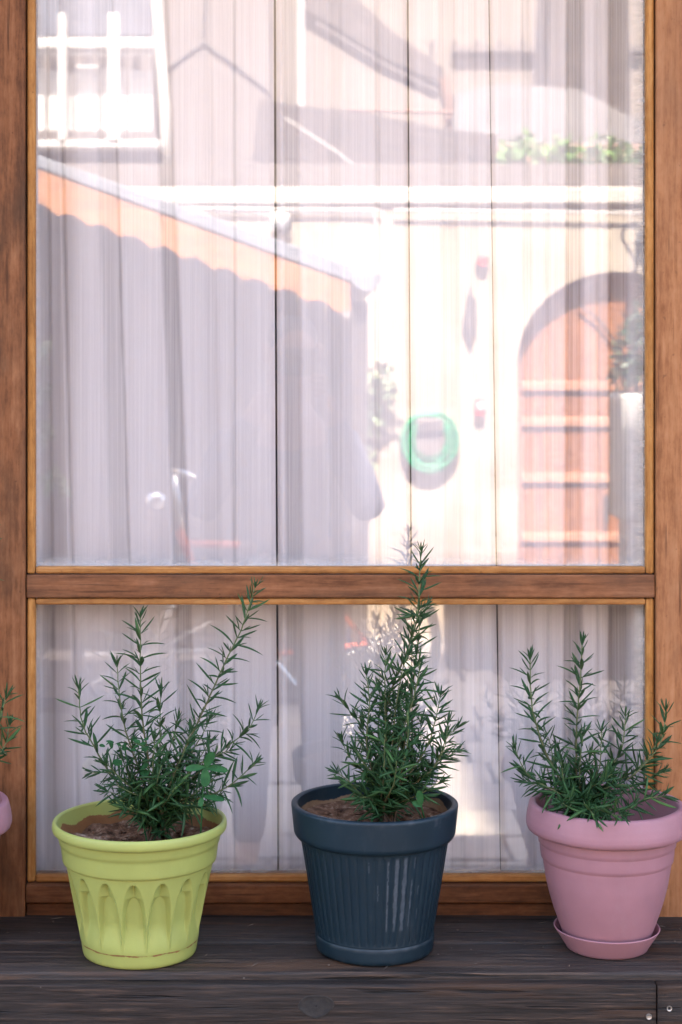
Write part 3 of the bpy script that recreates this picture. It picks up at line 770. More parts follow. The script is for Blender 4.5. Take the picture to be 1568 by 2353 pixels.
nstems = [([(800, 1800), (780, 1300), (840, 1080), (930, 860), (985, 680), (1005, 470), (1012, 300), (1020, 180)], 0.03), ([(800, 1800), (880, 1480), (960, 1230), (1000, 1060), (1005, 950)], -0.03),
          ([(745, 1960), (755, 1800), (765, 1600), (765, 1455)], -0.07), ([(700, 1800), (645, 1600), (640, 1450), (660, 1250), (640, 1045)], -0.02), ([(700, 1750), (610, 1420), (550, 1330), (455, 1215)], 0.01),
          ([(850, 1850), (1000, 1650), (1080, 1500), (1120, 1350), (1155, 1185)], -0.03), ([(860, 1880), (1000, 1800), (1130, 1650), (1190, 1500), (1270, 1415)], 0.01), ([(870, 1900), (1050, 1730), (1150, 1640), (1270, 1580)], 0.03),
          ([(720, 1960), (600, 1880), (520, 1790), (440, 1730)], -0.04), ([(780, 1700), (770, 1300), (770, 1050), (775, 905)], 0.0), ([(800, 1700), (840, 1300), (890, 1020), (930, 900)], -0.01), ([(740, 1800), (720, 1500), (735, 1200), (720, 1130)], 0.04),
          ([(820, 1850), (900, 1650), (930, 1450), (920, 1300)], -0.06), ([(700, 1850), (600, 1700), (510, 1600), (470, 1500)], 0.02), ([(760, 1900), (690, 1750), (620, 1660), (560, 1560)], -0.05), ([(830, 1900), (950, 1720), (1010, 1560), (1020, 1380)], 0.05),
          ([(850, 1950), (960, 1900), (1060, 1850), (1150, 1790)], -0.03), ([(760, 1960), (830, 1800), (850, 1640)], -0.09), ([(700, 1950), (650, 1900), (590, 1900)], -0.07), ([(790, 1750), (800, 1450), (860, 1220)], 0.06), ([(1005, 760), (985, 640), (1060, 560)], 0.03),
          ([(820, 1700), (860, 1400), (905, 1150)], 0.05), ([(860, 1900), (1080, 1720), (1180, 1560), (1205, 1390)], -0.01)]
rosemary((ux(882, -0.157), -0.165), 0.1, zs + 0.178, nstems, cy5, "tall bushy cone shaped rosemary in the navy pot", 23, 1.15)
cy6 = lambda x, y: (x * .3297 + 1051.2, y * .3297 + 1263.7)
pstems = [([(780, 1700), (700, 1570), (620, 1420), (560, 1250), (520, 1080), (510, 900), (507, 752)], -0.02), ([(840, 1700), (830, 1500), (830, 1250), (850, 1000), (865, 800), (870, 645)], 0.0),
          ([(740, 1700), (620, 1650), (500, 1570), (440, 1480), (400, 1380)], -0.03), ([(900, 1700), (980, 1550), (1000, 1400), (1005, 1265)], -0.02), ([(950, 1700), (1080, 1500), (1150, 1370), (1172, 1155)], 0.02),
          ([(980, 1700), (1150, 1620), (1300, 1500), (1400, 1370), (1440, 1250), (1452, 1120)], 0.0), ([(960, 1710), (1150, 1700), (1300, 1620), (1430, 1550)], 0.03), ([(930, 1740), (1050, 1800), (1180, 1810), (1300, 1740), (1440, 1715)], -0.11),
          ([(830, 1710), (780, 1700), (740, 1600), (722, 1475)], -0.05), ([(870, 1740), (800, 1760), (720, 1700), (560, 1620)], -0.06), ([(880, 1740), (960, 1790), (1060, 1840), (1150, 1850)], -0.12), ([(860, 1700), (900, 1560), (930, 1420)], 0.04),
          ([(840, 1740), (780, 1790), (730, 1760)], -0.10), ([(870, 1750), (900, 1790), (960, 1850)], -0.115), ([(800, 1690), (690, 1500), (640, 1330), (600, 1260)], 0.03), ([(900, 1700), (1010, 1620), (1080, 1560)], -0.07),
          ([(830, 1690), (760, 1540), (700, 1380)], 0.05), ([(990, 1700), (1200, 1560), (1330, 1450), (1390, 1330)], 0.04), ([(950, 1720), (1110, 1640), (1220, 1640)], -0.05), ([(860, 1680), (860, 1450), (880, 1280)], -0.03), ([(760, 1700), (600, 1660), (470, 1610)], 0.0)]
rosemary((ux(1345, -0.15), -0.150), 0.09, zs + 0.153, pstems, cy6, "spreading rosemary with two upright stems in the right pink pot", 37, 0.9)
cl = lambda x, y: (x, y)
lstems = [([(-140, 1780), (-90, 1600), (-60, 1400), (-25, 1185)], 0.0), ([(-140, 1780), (-60, 1740), (-10, 1680), (15, 1600)], -0.02), ([(-130, 1790), (-50, 1770), (8, 1720), (22, 1665)], 0.01), ([(-150, 1780), (-180, 1600), (-190, 1400)], 0.0)]
rosemary((ux(-158, -0.15), -0.150), 0.09, zs + 0.153, lstems, cl, "few rosemary leaves reaching in at the left picture edge", 41, 0.7, 120)

# --- small weeds in the pots
def m_weed():
    t = NT("weed_leaf"); return t.P(t.ramp(t.noise(scale=110, detail=3), (0.3, (0.014, 0.060, 0.018)), (0.7, (0.030, 0.098, 0.030))), 0.6, 0.12)
WEED = m_weed()
def round_leaf(m, p, d, n, L, wd):
    d = d.normalized(); s = d.cross(n).normalized(); n = s.cross(d); n0 = len(m.v); K = 12
    m.v.append(tuple(p + d * L * 0.55 - n * 0.0015))
    for k in range(K):
        a = 2 * PI * k / K; t = 0.5 - 0.5 * math.cos(a); q = math.sin(a) * (0.55 + 0.45 * t)
        m.v.append(tuple(p + d * (L * t) + s * (wd * q) + n * (0.06 * L * abs(q) - 0.25 * L * t * t * 0.5)))
    for k in range(K): m.f.append([n0, n0 + 1 + k, n0 + 1 + (k + 1) % K])
def weed(base, specs, label, r0=0.0011):
    e = empty("weed", base, label, "weed")
    for (pts, leaves) in specs:
        m = MB(); m.tube(catmull(pts, 6), r0, 5); st = m.build("stem", WEED, e, smooth=True)
        for (p, d, n, L, wd) in leaves:
            m = MB(); round_leaf(m, Vector(p), Vector(d), Vector(n), L, wd); m.build("leaf", WEED, st, smooth=True, fix=False)
b0 = Vector((ux(460, -0.19), -0.20, zs + 0.14)); t0 = W(*cy4(1072, 1135), -0.235)
lf = []
for (x, y, L, wd, dz) in ((1112, 1062, .025, .0085, 0), (972, 1142, .030, .0062, 0), (1190, 1150, .030, .0062, 0), (1075, 1238, .026, .0085, -.01)):
    q = W(*cy4(x, y), -0.245); lf.append((t0, q - t0, Vector((0, -1, 0.6)), (q - t0).length, wd))
t1 = W(*cy4(1060, 1290), -0.23); q = W(*cy4(1170, 1300), -0.24)
lf2 = [(t1, q - t1, Vector((0, -.6, 1)), (q - t1).length, 0.007), (t1, W(*cy4(1020, 1420), -0.25) - t1, Vector((0, -1, .3)), .014, .005)]
weed(b0, [([b0, t1, t0], lf + lf2)], "round leaved green weed growing beside the rosemary in the lime pot")
b1 = Vector((ux(345, -0.17), -0.18, zs + 0.14)); lf = []; r_ = random.Random(5); top = W(*cy4(650, 1010), -0.19)
for k in range(22):
    q = W(*cy4(r_.uniform(550, 790), r_.uniform(985, 1050)), -0.19 + r_.uniform(-.02, .03)); lf.append((q, Vector((r_.uniform(-1, 1), r_.uniform(-1, 0.3), r_.uniform(-.2, .5))), Vector((0, -.6, 1)), r_.uniform(.007, .013), r_.uniform(.003, .005)))
for k in range(5):
    q = W(*cy4(r_.uniform(590, 760), r_.uniform(1090, 1150)), -0.19 + r_.uniform(-.02, .02)); lf.append((q, Vector((r_.uniform(-1, 1), -0.4, r_.uniform(-.2, .5))), Vector((0, -.8, 1)), .018, .008))
weed(b1, [([b1, W(*cy4(700, 1200), -0.18), W(*cy4(665, 1100), -0.19), top], lf)], "light green feathery weed among the rosemary in the lime pot")
b2 = Vector((ux(980, -0.16), -0.20, zs + 0.17)); q = W(*cy5(1020, 1960), -0.235)
weed(b2, [([b2, b2.lerp(q, .5) + Vector((0, 0, .002)), q], [(q, Vector((-.15, -.3, 1)), Vector((0, -1, .2)), .023, .0065), (q, Vector((-.9, -.4, .5)), Vector((0, -1, .4)), .014, .005)])], "single pale round weed leaf at the right of the navy pot's soil")

# ================================================================== across the yard (seen mirrored in the glass)
def m_stone():
    t = NT("limestone_wall")
    br = t.n("ShaderNodeTexBrick"); mp = t.n("ShaderNodeMapping"); t.l(t.co, mp.inputs[0]); mp.inputs["Rotation"].default_value = (PI / 2, 0, 0)
    t.l(mp.outputs[0], br.inputs["Vector"]); br.inputs["Scale"].default_value = 1.0; br.inputs["Brick Width"].default_value = 0.55; br.inputs["Row Height"].default_value = 0.27
    br.inputs["Mortar Size"].default_value = 0.012; br.inputs["Color1"].default_value = (0.40, 0.325, 0.25, 1); br.inputs["Color2"].default_value = (0.325, 0.24, 0.165, 1); br.inputs["Mortar"].default_value = (0.35, 0.295, 0.235, 1)
    n = t.noise(scale=2.6, detail=6, rough=0.6)
    c = t.mix(t.ramp(n, (0.42, 0.0), (0.6, 1.0)), br.outputs["Color"], (0.44, 0.38, 0.31))
    t.bump(t.noise(scale=25, detail=6), 0.6, 0.01); return t.P(c, 0.9, 0.1)
STONE = m_stone()
INNER = m_plain("pale_lining_boards", (0.30, 0.26, 0.25), 0.85, 0.12, 4)
COPE = m_plain("pale_coping", (0.50, 0.46, 0.41), 0.85, 0.06, 5)
WHITE = m_plain("white_paint", (0.55, 0.535, 0.52), 0.6, 0.04, 5)
GREYST = m_plain("grey_render", (0.155, 0.13, 0.12), 0.9, 0.1, 2.5)
BEIGE = m_plain("beige_render", (0.215, 0.178, 0.15), 0.9, 0.12, 2)
SHADEW = m_plain("dark_timber", (0.055, 0.042, 0.038), 0.8, 0.3, 8)
DOORW = m_wood("door_wood", 'z', (0.22, 0.078, 0.030), (0.33, 0.130, 0.055), (0.42, 0.18, 0.08), rough=0.6, grain=25, stain=0.2)
RAILW = m_wood("door_rail_wood", 'x', (0.36, 0.16, 0.09), (0.48, 0.24, 0.15), (0.56, 0.32, 0.2), rough=0.5, grain=30, stain=0.1)
FASC = m_wood("fascia_wood", 'x', (0.33, 0.13, 0.05), (0.48, 0.21, 0.09), (0.58, 0.28, 0.13), rough=0.6, grain=25, stain=0.1)
ZINC = m_plain("zinc_sheet", (0.24, 0.255, 0.30), 0.5, 0.08, 5)
IRON = m_plain("dark_iron", (0.03, 0.028, 0.03), 0.6)
PIPE = m_plain("grey_pipe", (0.45, 0.42, 0.40), 0.6)
GREEN = m_plain("green_hose", (0.01, 0.26, 0.12), 0.35, 0.1, 10)
RED = m_plain("red_plastic", (0.55, 0.04, 0.03), 0.4)
BLUE = m_plain("blue_plastic", (0.06, 0.20, 0.5), 0.4)
DW = 10.0
yw = -(DW - CD)
def rx(u, D): return (u - UC) / F * D
def rz(v, D): return CH - (v - VC) / F * D

# --- stone wall with arched opening
wall = empty("stone_wall", (1, yw, 0), "sunlit pale stone yard wall with a flat coping, mirrored in the panes", "wall")
ac, ar, asp = rx(1420, DW), 230 / F * DW, rz(832, DW); rise = 208 / F * DW
topz = rz(470, DW)
def arch_pts(n, r=ar, h=rise): return [(ac + r * math.cos(PI * i / n), asp + h * math.sin(PI * i / n)) for i in range(n + 1)]
yb = yw - 0.38
m = MB()
m.prism([(-7, 0), (ac - ar, 0), (ac - ar, topz), (-7, topz)], yw, yb)
m.prism([(ac + ar, 0), (6, 0), (6, topz), (ac + ar, topz)], yw, yb)
A = arch_pts(28)
for (x1, z1), (x0, z0) in zip(A, A[1:]): m.prism([(x0, z0), (x1, z1), (x1, topz), (x0, topz)], yw, yb)
m.build("masonry", STONE, wall, fix=True)
box("coping", (-7, 6, yb - 0.04, yw + 0.028, topz + 0.002, rz(431, DW)), COPE, wall, 0.012)
door = empty("door", (ac, yw - 0.24, 0), "arched reddish wooden door with horizontal rails in the stone wall, mirrored at right", "door")
dy = yw - 0.10
npl = 7
for i in range(npl):
    x0 = ac - ar - 0.02 + (2 * ar + 0.04) * i / npl; x1 = x0 + (2 * ar + 0.04) / npl - 0.006
    zt = lambda x: asp + rise * math.sqrt(max(0, 1 - min(1, abs(x - ac) / (ar + 0.03)) ** 2)) + 0.02
    pts = [(x0, 0.01), (x1, 0.01)] + [(x1 + (x0 - x1) * k / 4, zt(x1 + (x0 - x1) * k / 4)) for k in range(5)]
    MB().prism(pts, dy, dy - 0.045).build("plank", DOORW, door)
for v in (890, 973, 1103, 1240, 1360):
    z = rz(v, DW); box("rail", (ac - ar + 0.03, ac + ar - 0.03, dy, dy + 0.022, z - 0.022, z + 0.032), RAILW, door, 0.006)
MB().tube(catmull([R(1330, 700, DW + 0.07), R(1375, 735, DW + 0.07), R(1410, 780, DW + 0.07)], 6), 0.008, 6).build("brace", IRON, door)
box("handle", (rx(1394, DW), rx(1404, DW), dy, dy + 0.05, rz(1205, DW), rz(1140, DW)), IRON, door, 0.005)
p = R(1424, 1105, DW); MB().lathe([(0.001, 0), (0.02, 0.006), (0.024, 0.02), (0.02, 0.036), (0.001, 0.042)], 12, (p.x, dy + 0.06, p.z)).build("knob", PIPE, door, smooth=True)

# --- pillar with plant
ped = empty("pedestal", R(1475, 900, 8.6), "bright white plastered pedestal in front of the arched door, mirrored at right", "pedestal")
x0, x1 = rx(1428, 8.6), rx(1428, 8.6) + 0.42; y0 = -(8.6 - CD)
MB().box(x0 + 0.05, x1, y0 - 0.36, y0, 0.0, rz(1200, 8.6)).build("base", WHITE, ped, bevel=0.02)
MB().box(x0, x1, y0 - 0.36, y0, rz(1200, 8.6) + 0.002, rz(905, 8.6)).build("shaft", WHITE, ped, bevel=0.02)
FOL = {}
def foliage(name, c, spots, n, size, seed, mat, parent):
    r_ = random.Random(seed); m = MB()
    for (p, rx_, ry_, rz_) in spots:
        for _ in range(n):
            d = Vector((r_.gauss(0, 1), r_.gauss(0, 1), r_.gauss(0, 1))).normalized() * r_.random() ** 0.45
            q = p + Vector((d.x * rx_, d.y * ry_, d.z * rz_)); a = Vector((r_.uniform(-1, 1), r_.uniform(-1, 1), r_.uniform(-1, .6))).normalized()
            b = a.cross(Vector((r_.uniform(-1, 1), r_.uniform(-1, 1), r_.uniform(-1, 1)))).normalized(); L = size * r_.uniform(.6, 1.4)
            n0 = len(m.v); m.v += [tuple(q), tuple(q + a * L * .5 + b * L * .3), tuple(q + a * L), tuple(q + a * L * .5 - b * L * .3)]; m.f.append([n0, n0 + 1, n0 + 2, n0 + 3])
    return m.build(name, mat, parent, fix=False)
LFD = m_plain("dark_leaf", (0.035, 0.085, 0.04), 0.5, 0.4, 6); LFL = m_plain("light_leaf", (0.11, 0.20, 0.055), 0.5, 0.4, 5); LFP = m_plain("pale_leaf", (0.24, 0.30, 0.17), 0.5, 0.4, 5)
sh = empty("shrub", (x0 + 0.15, y0 - 0.15, rz(905, 8.6)), "dark green bushy shrub on top of the white pedestal, mirrored at right", "shrub")
foliage("foliage", None, [(R(1452, 790, 8.7), .10, .12, .13), (R(1438, 850, 8.7), .08, .1, .10), (R(1475, 740, 8.7), .10, .1, .12), (R(1500, 830, 8.7), .12, .1, .15)], 260, 0.035, 3, LFD, sh)
MB().tube(catmull([R(1465, 912, 8.75), R(1460, 850, 8.7), R(1465, 760, 8.7)], 5), 0.012, 6).build("stem", SHADEW, sh)
cp = empty("climbing_plant", R(850, 1280, 9.9), "pale leafy climber beside the canopy post, mirrored in the upper pane", "climber")
foliage("foliage", None, [(R(860, 870, 9.9), .10, .05, .10), (R(850, 960, 9.9), .08, .05, .13), (R(838, 1060, 9.9), .05, .05, .10), (R(895, 900, 9.9), .05, .04, .06)], 90, 0.05, 8, LFP, cp)
MB().tube(catmull([R(842, 1478, 9.95), R(845, 1200, 9.95), R(850, 1000, 9.95), R(870, 850, 9.95)], 6), 0.008, 6).build("stem", SHADEW, cp)

# --- things on the wall
hose = empty("hose_reel", R(985, 1015, DW), "coiled green garden hose on a dark wall bracket, mirrored in the upper pane", "hose")
m = MB(); r_ = random.Random(2); pts = []
cx, cz = rx(987, DW), rz(1010, DW)
for i in range(9 * 26):
    a = 2 * PI * i / 26; q = 0.105 + 0.055 * ((i * 0.37) % 1) ; q = 0.125 + 0.035 * math.sin(i * 0.11)
    pts.append((cx + q * math.sin(a), yw + 0.035 + 0.018 * math.sin(i * 0.071), cz + q * math.cos(a) * 1.08 - 0.01 * math.sin(i * .11)))
m.tube(pts, 0.014, 6); m.build("hose_coil", GREEN, hose, smooth=True)
m = MB(); m.lathe([(0.001, 0), (0.095, 0)], 24, (0, 0, 0)); 
MB().prism([(cx + 0.085 * math.cos(2 * PI * i / 24), cz + 0.095 * math.sin(2 * PI * i / 24)) for i in range(24)], yw + 0.055, yw + 0.004).build("reel", GREYST, hose)
MB().box(cx - 0.075, cx + 0.075, yw + 0.056, yw + 0.085, cz + 0.05, cz + 0.125).build("bracket", GREYST, hose, bevel=0.01)
MB().box(cx - 0.055, cx + 0.055, yw + 0.0855, yw + 0.088, cz + 0.07, cz + 0.1).build("bracket_slot", SHADEW, hose)
bell = empty("alarm_bell", R(1108, 600, DW), "round red alarm bell high on the stone wall, mirrored in the upper pane", "bell")
p = R(1108, 600, DW); MB().prism([(p.x + .036 * math.cos(2 * PI * i / 20), p.z + .036 * math.sin(2 * PI * i / 20)) for i in range(20)], yw + .05, yw + .003).build("dome", RED, bell, bevel=0.012)
box("base", (p.x - .025, p.x + .025, yw + .003, yw + .02, p.z - .055, p.z - .03), PIPE, bell)
ab = empty("alarm_box", R(1103, 935, DW), "small red and white call point box below the bell, mirrored", "alarm box")
p = R(1103, 935, DW); box("body", (p.x - .032, p.x + .032, yw + .003, yw + .05, p.z - .05, p.z + .05), RED, ab, 0.006); box("cover", (p.x - .026, p.x + .026, yw + .051, yw + .06, p.z - .012, p.z + .028), WHITE, ab, 0.003)
tag(MB().tube(catmull([R(1090, 490, DW), R(1092, 600, DW), R(1100, 780, DW), R(1104, 915, DW)], 6), 0.004, 5).build("cable", PIPE), "thin cable running down the stone wall to the call point box", "cable")
tag(MB().tube(catmull([R(1062, 490, DW), R(1066, 600, DW), R(1076, 690, DW)], 6), 0.005, 5).build("cord", PIPE), "cord holding the dark ornament on the stone wall", "cord")
orn = empty("wall_ornament", R(1080, 735, DW), "long dark ornament hanging on the stone wall, mirrored in the upper pane", "ornament")
p = R(1080, 735, DW)
MB().prism([(p.x + a, p.z + b) for a, b in ((0.0, -.16), (.02, -.08), (.04, -.02), (.032, .06), (.03, .13), (-.02, .14), (-.03, .05), (-.045, -.02), (-.02, -.07))], yw + .05, yw + .01).build("body", SHADEW, orn, bevel=0.008)
MB().tube([(p.x, yw + .03, p.z + .14), (p.x, yw + .03, p.z + .19)], 0.008, 6).build("hook", IRON, orn)
cam2 = empty("security_camera", R(640, 515, DW), "white security camera under the wall coping, mirrored in the upper pane", "camera")
p = R(643, 512, DW); MB().lathe([(0.001, -.06), (.03, -.055), (.055, -.02), (.06, .02), (.05, .05), (.001, .055)], 20, (p.x, yw + .08, p.z)).build("housing", WHITE, cam2, smooth=True)
box("bracket", (p.x + .03, p.x + .07, yw + .003, yw + .08, p.z - .03, p.z + .02), IRON, cam2, 0.005); MB().lathe([(.001, 0), (.02, .005), (.02, .02)], 12, (p.x, yw + .12, p.z - .07)).build("lens", IRON, cam2, smooth=True)
lam = empty("wall_lantern", R(1462, 555, DW), "dark iron lantern on a scrolled bracket above the arched door, mirrored", "lantern")
p = R(1462, 545, DW)
MB().tube(catmull([(p.x - .08, yw + .003, p.z + .02), (p.x - .07, yw + .05, p.z + .06), (p.x - .02, yw + .1, p.z + .07), (p.x + .01, yw + .12, p.z + .03), (p.x - .02, yw + .12, p.z)], 5), .009, 6).build("bracket", IRON, lam, smooth=True)
MB().lathe([(.001, -.17), (.03, -.165), (.034, -.05), (.045, -.04), (.02, .0), (.008, .03)], 6, (p.x, yw + .13, p.z)).build("lamp_body", IRON, lam)
for i, (pts, lab) in enumerate((([(470, 488), (850, 492), (863, 500), (866, 600), (868, 830), (885, 832)], "lower pale conduit running along the stone wall and down"),
                   ([(430, 480), (870, 484), (880, 492), (884, 600), (888, 830)], "upper pale conduit running along the stone wall and down"),
                   ([(905, 484), (1200, 488), (1478, 492)], "pale pipe under the wall coping towards the lantern"))):
    tag(MB().tube([R(u, v, DW) + Vector((0, 0.02 + 0.01 * i, 0)) for u, v in pts], 0.010, 6).build("conduit", PIPE), lab + ", mirrored", "pipe", "conduits on the stone wall")

# --- canopy with scalloped fascia, left
DC = 8.0; yc0 = -(DC - CD)
can = empty("canopy", R(400, 1640, DC), "wooden canopy with scalloped orange fascia and zinc edge, mirrored at left", "canopy")
top = lambda u: 385 + (u - 82) * 0.366
uL, uE = -420, 806
poly = []
n = 200
for i in range(n + 1):
    u = uL + (uE - uL) * i / n
    ph = ((u - 60) / 71.5) % 1
    sc_ = abs(math.sin(PI * ph))
    poly.append((rx(u, DC), rz(top(u) + 78 - (u - 82) * 0.02 + 15 * (1 - sc_) ** 0.8 , DC)))
poly += [(rx(uE, DC), rz(top(uE), DC)), (rx(uL, DC), rz(top(uL), DC))]
MB().prism(poly, yc0, yc0 - 0.025).build("fascia", FASC, can)
zx = lambda u, dv: (rx(u, DC), rz(top(u) + dv, DC))
MB().prism([zx(uL, -3), zx(uE + 6, -3), zx(uE + 6, -40), zx(uL, -22)], yc0 + 0.008, yc0 - 0.04).build("zinc_edge", ZINC, can, bevel=0.004)
# roof sheet behind the fascia
MB().prism([zx(uL, -4), zx(uE, -4), zx(uE, -15), zx(uL, -15)], yc0 - 0.045, yw + 0.08).build("roof_sheet", ZINC, can)
for u in (-300, -100, 100, 300, 500, 700):
    a, b = zx(u, 2), zx(u + 30, 2)
    MB().prism([zx(u, 40), zx(u + 30, 40), zx(u + 30, 0), zx(u, 0)], yc0 - 0.03, yw + 0.09).build("rafter", SHADEW, can)
gx, gz = rx(842, DC), rz(632, DC)
gr = 0.074
m = MB(); a_ = [(gx + gr * math.cos(PI + PI * i / 14), gz + gr * math.sin(PI + PI * i / 14)) for i in range(15)]
m.prism(a_, yc0 + 0.05, yc0 + 0.044).build("gutter_end", ZINC, can)
m = MB()
for i in range(14):
    (xa, za), (xb, zb_) = a_[i], a_[i + 1]; n0 = len(m.v); m.v += [(xa, yc0 + 0.043, za), (xb, yc0 + 0.043, zb_), (xb, yw + 0.1, zb_), (xa, yw + 0.1, za)]; m.f.append([n0, n0 + 1, n0 + 2, n0 + 3])
o = m.build("gutter", ZINC, can); md = o.modifiers.new("solid", 'SOLIDIFY'); md.thickness = 0.003
box("post", (rx(808, DC), rx(846, DC), yc0 - 0.11, yc0 - 0.035, 0, rz(690, DC)), SHADEW, can, 0.006)
box("post", (rx(-380, DC), rx(-340, DC), yc0 - 0.11, yc0 - 0.035, 0, rz(330, DC)), SHADEW, can, 0.006)
for i in range(16):
    x0 = rx(uL, DC) + i * (rx(846, DC) - rx(uL, DC)) / 16; x1 = x0 + (rx(846, DC) - rx(uL, DC)) / 16 - 0.008
    zt_ = rz(top(UC + (x0) * F / DC) + 30, DC)
    box("back_board", (x0, x1, yw + 0.02, yw + 0.05, 0.0, zt_), INNER, can)
for i in range(9):
    y1 = yc0 - 0.12 - i * 0.2
    box("side_board", (rx(832, DC), rx(840, DC), y1 - 0.19, y1, 0.0, rz(700, DC)), INNER, can)
box("deck", (rx(uL, DC), rx(838, DC), yw + 0.06, yc0 - 0.0, 0.002, 0.075), SHADEW, can)

# --- things in the yard
bx_ = tag(MB().box(rx(1030, 8.9), rx(1030, 8.9) + 0.46, -(8.9 - CD) - 0.3, -(8.9 - CD), 0.04, 0.40).build("planter_box", SHADEW, bevel=0.01), "dark wooden planter box on the sunlit paving, mirrored in the lower pane", "planter")
bn = empty("bench", R(1340, 1480, 8.6), "low dark bench added to darken the foot of the arched door, mirrored in the lower pane", "bench")
bxa, bxb, bya = rx(1150, 8.6), rx(1560, 8.6), -(8.6 - CD)  # bench put in as a dark mass over the sunlit door foot
for i in range(3): box("seat_slat", (bxa, bxb, bya - 0.33 + i * 0.115, bya - 0.33 + i * 0.115 + 0.105, 0.40, 0.43), SHADEW, bn, 0.004)
box("apron", (bxa + 0.01, bxb - 0.01, bya - 0.012, bya - 0.002, 0.05, 0.398), SHADEW, bn)
for x_ in (bxa + 0.01, bxb - 0.07): box("leg", (x_, x_ + 0.06, bya - 0.32, bya - 0.26, 0.04, 0.398), SHADEW, bn, 0.004)
bk = empty("bucket", R(812, 1470, 9.3), "small blue bucket at the foot of the stone wall, mirrored", "bucket")
p = R(814, 1470, 9.3); MB().lathe([(.001, 0), (.032, 0), (.045, .15), (.048, .155), (.044, .155), (.030, .01)], 20, (p.x, p.y, 0.04)).build("body", BLUE, bk, smooth=True)
MB().tube(catmull([(p.x - .046, p.y, .19), (p.x - .03, p.y, .24), (p.x + .03, p.y, .24), (p.x + .046, p.y, .19)], 5), .003, 5).build("handle", PIPE, bk)

# bicycle leaning in the shade of the canopy edge
bike = empty("bicycle", R(390, 1640, 7.6), "red bicycle parked by the canopy, mirrored at lower left", "bicycle")
BRED = m_plain("bicycle_paint", (0.55, 0.11, 0.05), 0.35); CHR = m_plain("chrome", (0.75, 0.75, 0.75), 0.2, metal=0.9); TYRE = m_plain("tyre_rubber", (0.02, 0.02, 0.02), 0.8)
bo = Vector((rx(350, 7.6), -(7.6 - CD), 0.02)); bd = Vector((0.42, -0.10, 0)).normalized()      # heading away from the front wheel
def bp(s, z, side=0.0): return bo + bd * s + Vector((-bd.y, bd.x, 0)) * side + Vector((0, 0, z))
for s0 in (0.0, 0.98):
    wp = empty("x", (0, 0, 0), None, None) if False else None
    m = MB(); m.tube([bp(s0 + .33 * math.cos(2 * PI * i / 32), .33 + .33 * math.sin(2 * PI * i / 32)) for i in range(33)], .019, 7, False); whl = m.build("wheel", TYRE, bike, smooth=True)
    MB().tube([bp(s0 + .305 * math.cos(2 * PI * i / 32), .33 + .305 * math.sin(2 * PI * i / 32)) for i in range(33)], .010, 6, False).build("wheel_rim", TYRE, whl, smooth=True)
    m = MB()
    for i in range(14):
        a = 2 * PI * i / 14; m.tube([bp(s0, .33), bp(s0 + .30 * math.cos(a), .33 + .30 * math.sin(a))], .0015, 4)
    m.build("spokes", CHR, whl)["kind"] = "stuff"
m = MB(); m.tube([bp(.12, .86), bp(.18, .70)], .022, 8); m.tube([bp(.15, .80), bp(.58, .78)], .016, 8); m.tube([bp(.18, .71), bp(.52, .30)], .018, 8); m.tube([bp(.52, .30), bp(.60, .88)], .016, 8)
m.tube([bp(.52, .30), bp(.98, .33)], .011, 6); m.tube([bp(.58, .78), bp(.98, .33)], .010, 6); m.build("frame", BRED, bike, smooth=True)
m = MB(); m.tube([bp(.17, .71), bp(.05, .45, .05), bp(0, .33, .05)], .010, 6); m.tube([bp(.17, .71), bp(.05, .45, -.05), bp(0, .33, -.05)], .010, 6); m.build("fork", CHR, bike, smooth=True)
m = MB(); m.tube([bp(.13, .84), bp(.10, 1.10)], .016, 8); m.tube(catmull([bp(.22, 1.06, .30), bp(.10, 1.13, .2), bp(.08, 1.12, 0), bp(.10, 1.13, -.2), bp(.22, 1.06, -.30)], 5), .012, 8); m.build("handlebar", CHR, bike, smooth=True)
m = MB(); m.lathe([(.001, -.03), (.04, -.02), (.05, .02), (.03, .05), (.001, .055)], 14, tuple(bp(.02, .98))); m.build("headlamp", CHR, bike, smooth=True)
m = MB(); m.prism([(-.13, 0), (.1, -.01), (.13, .03), (.12, .06), (-.02, .045), (-.13, .03)], -.06, .06); m.v = [tuple(bp(.66 + x, .88 + z, y * (0.4 + 0.6 * (x + .13) / .26))) for x, y, z in m.v]; m.build("saddle", TYRE, bike, bevel=.01)
m = MB(); m.tube([bp(.52, .30, -.1), bp(.52, .30, .1)], .012, 6); m.tube([bp(.52, .30, .1), bp(.62, .18, .1)], .009, 6); m.tube([bp(.52, .30, -.1), bp(.42, .42, -.1)], .009, 6); m.build("crank", CHR, bike)
ls = empty("leafy_shrub", R(110, 1500, 6.9), "light green broad leaved shrub at the left edge of the pane, mirrored", "shrub")
foliage("foliage", None, [(R(128, 1105, 6.9), .06, .08, .05), (R(92, 990, 6.9), .03, .06, .05), (R(90, 900, 6.9), .03, .06, .05), (R(92, 810, 6.9), .03, .05, .04), (R(40, 1000, 6.9), .1, .1, .3)], 40, 0.06, 9, LFP, ls)
MB().tube(catmull([R(60, 1760, 6.95), R(70, 1300, 6.95), R(85, 1000, 6.9), R(90, 820, 6.9)], 6), .012, 6).build("stem", SHADEW, ls)

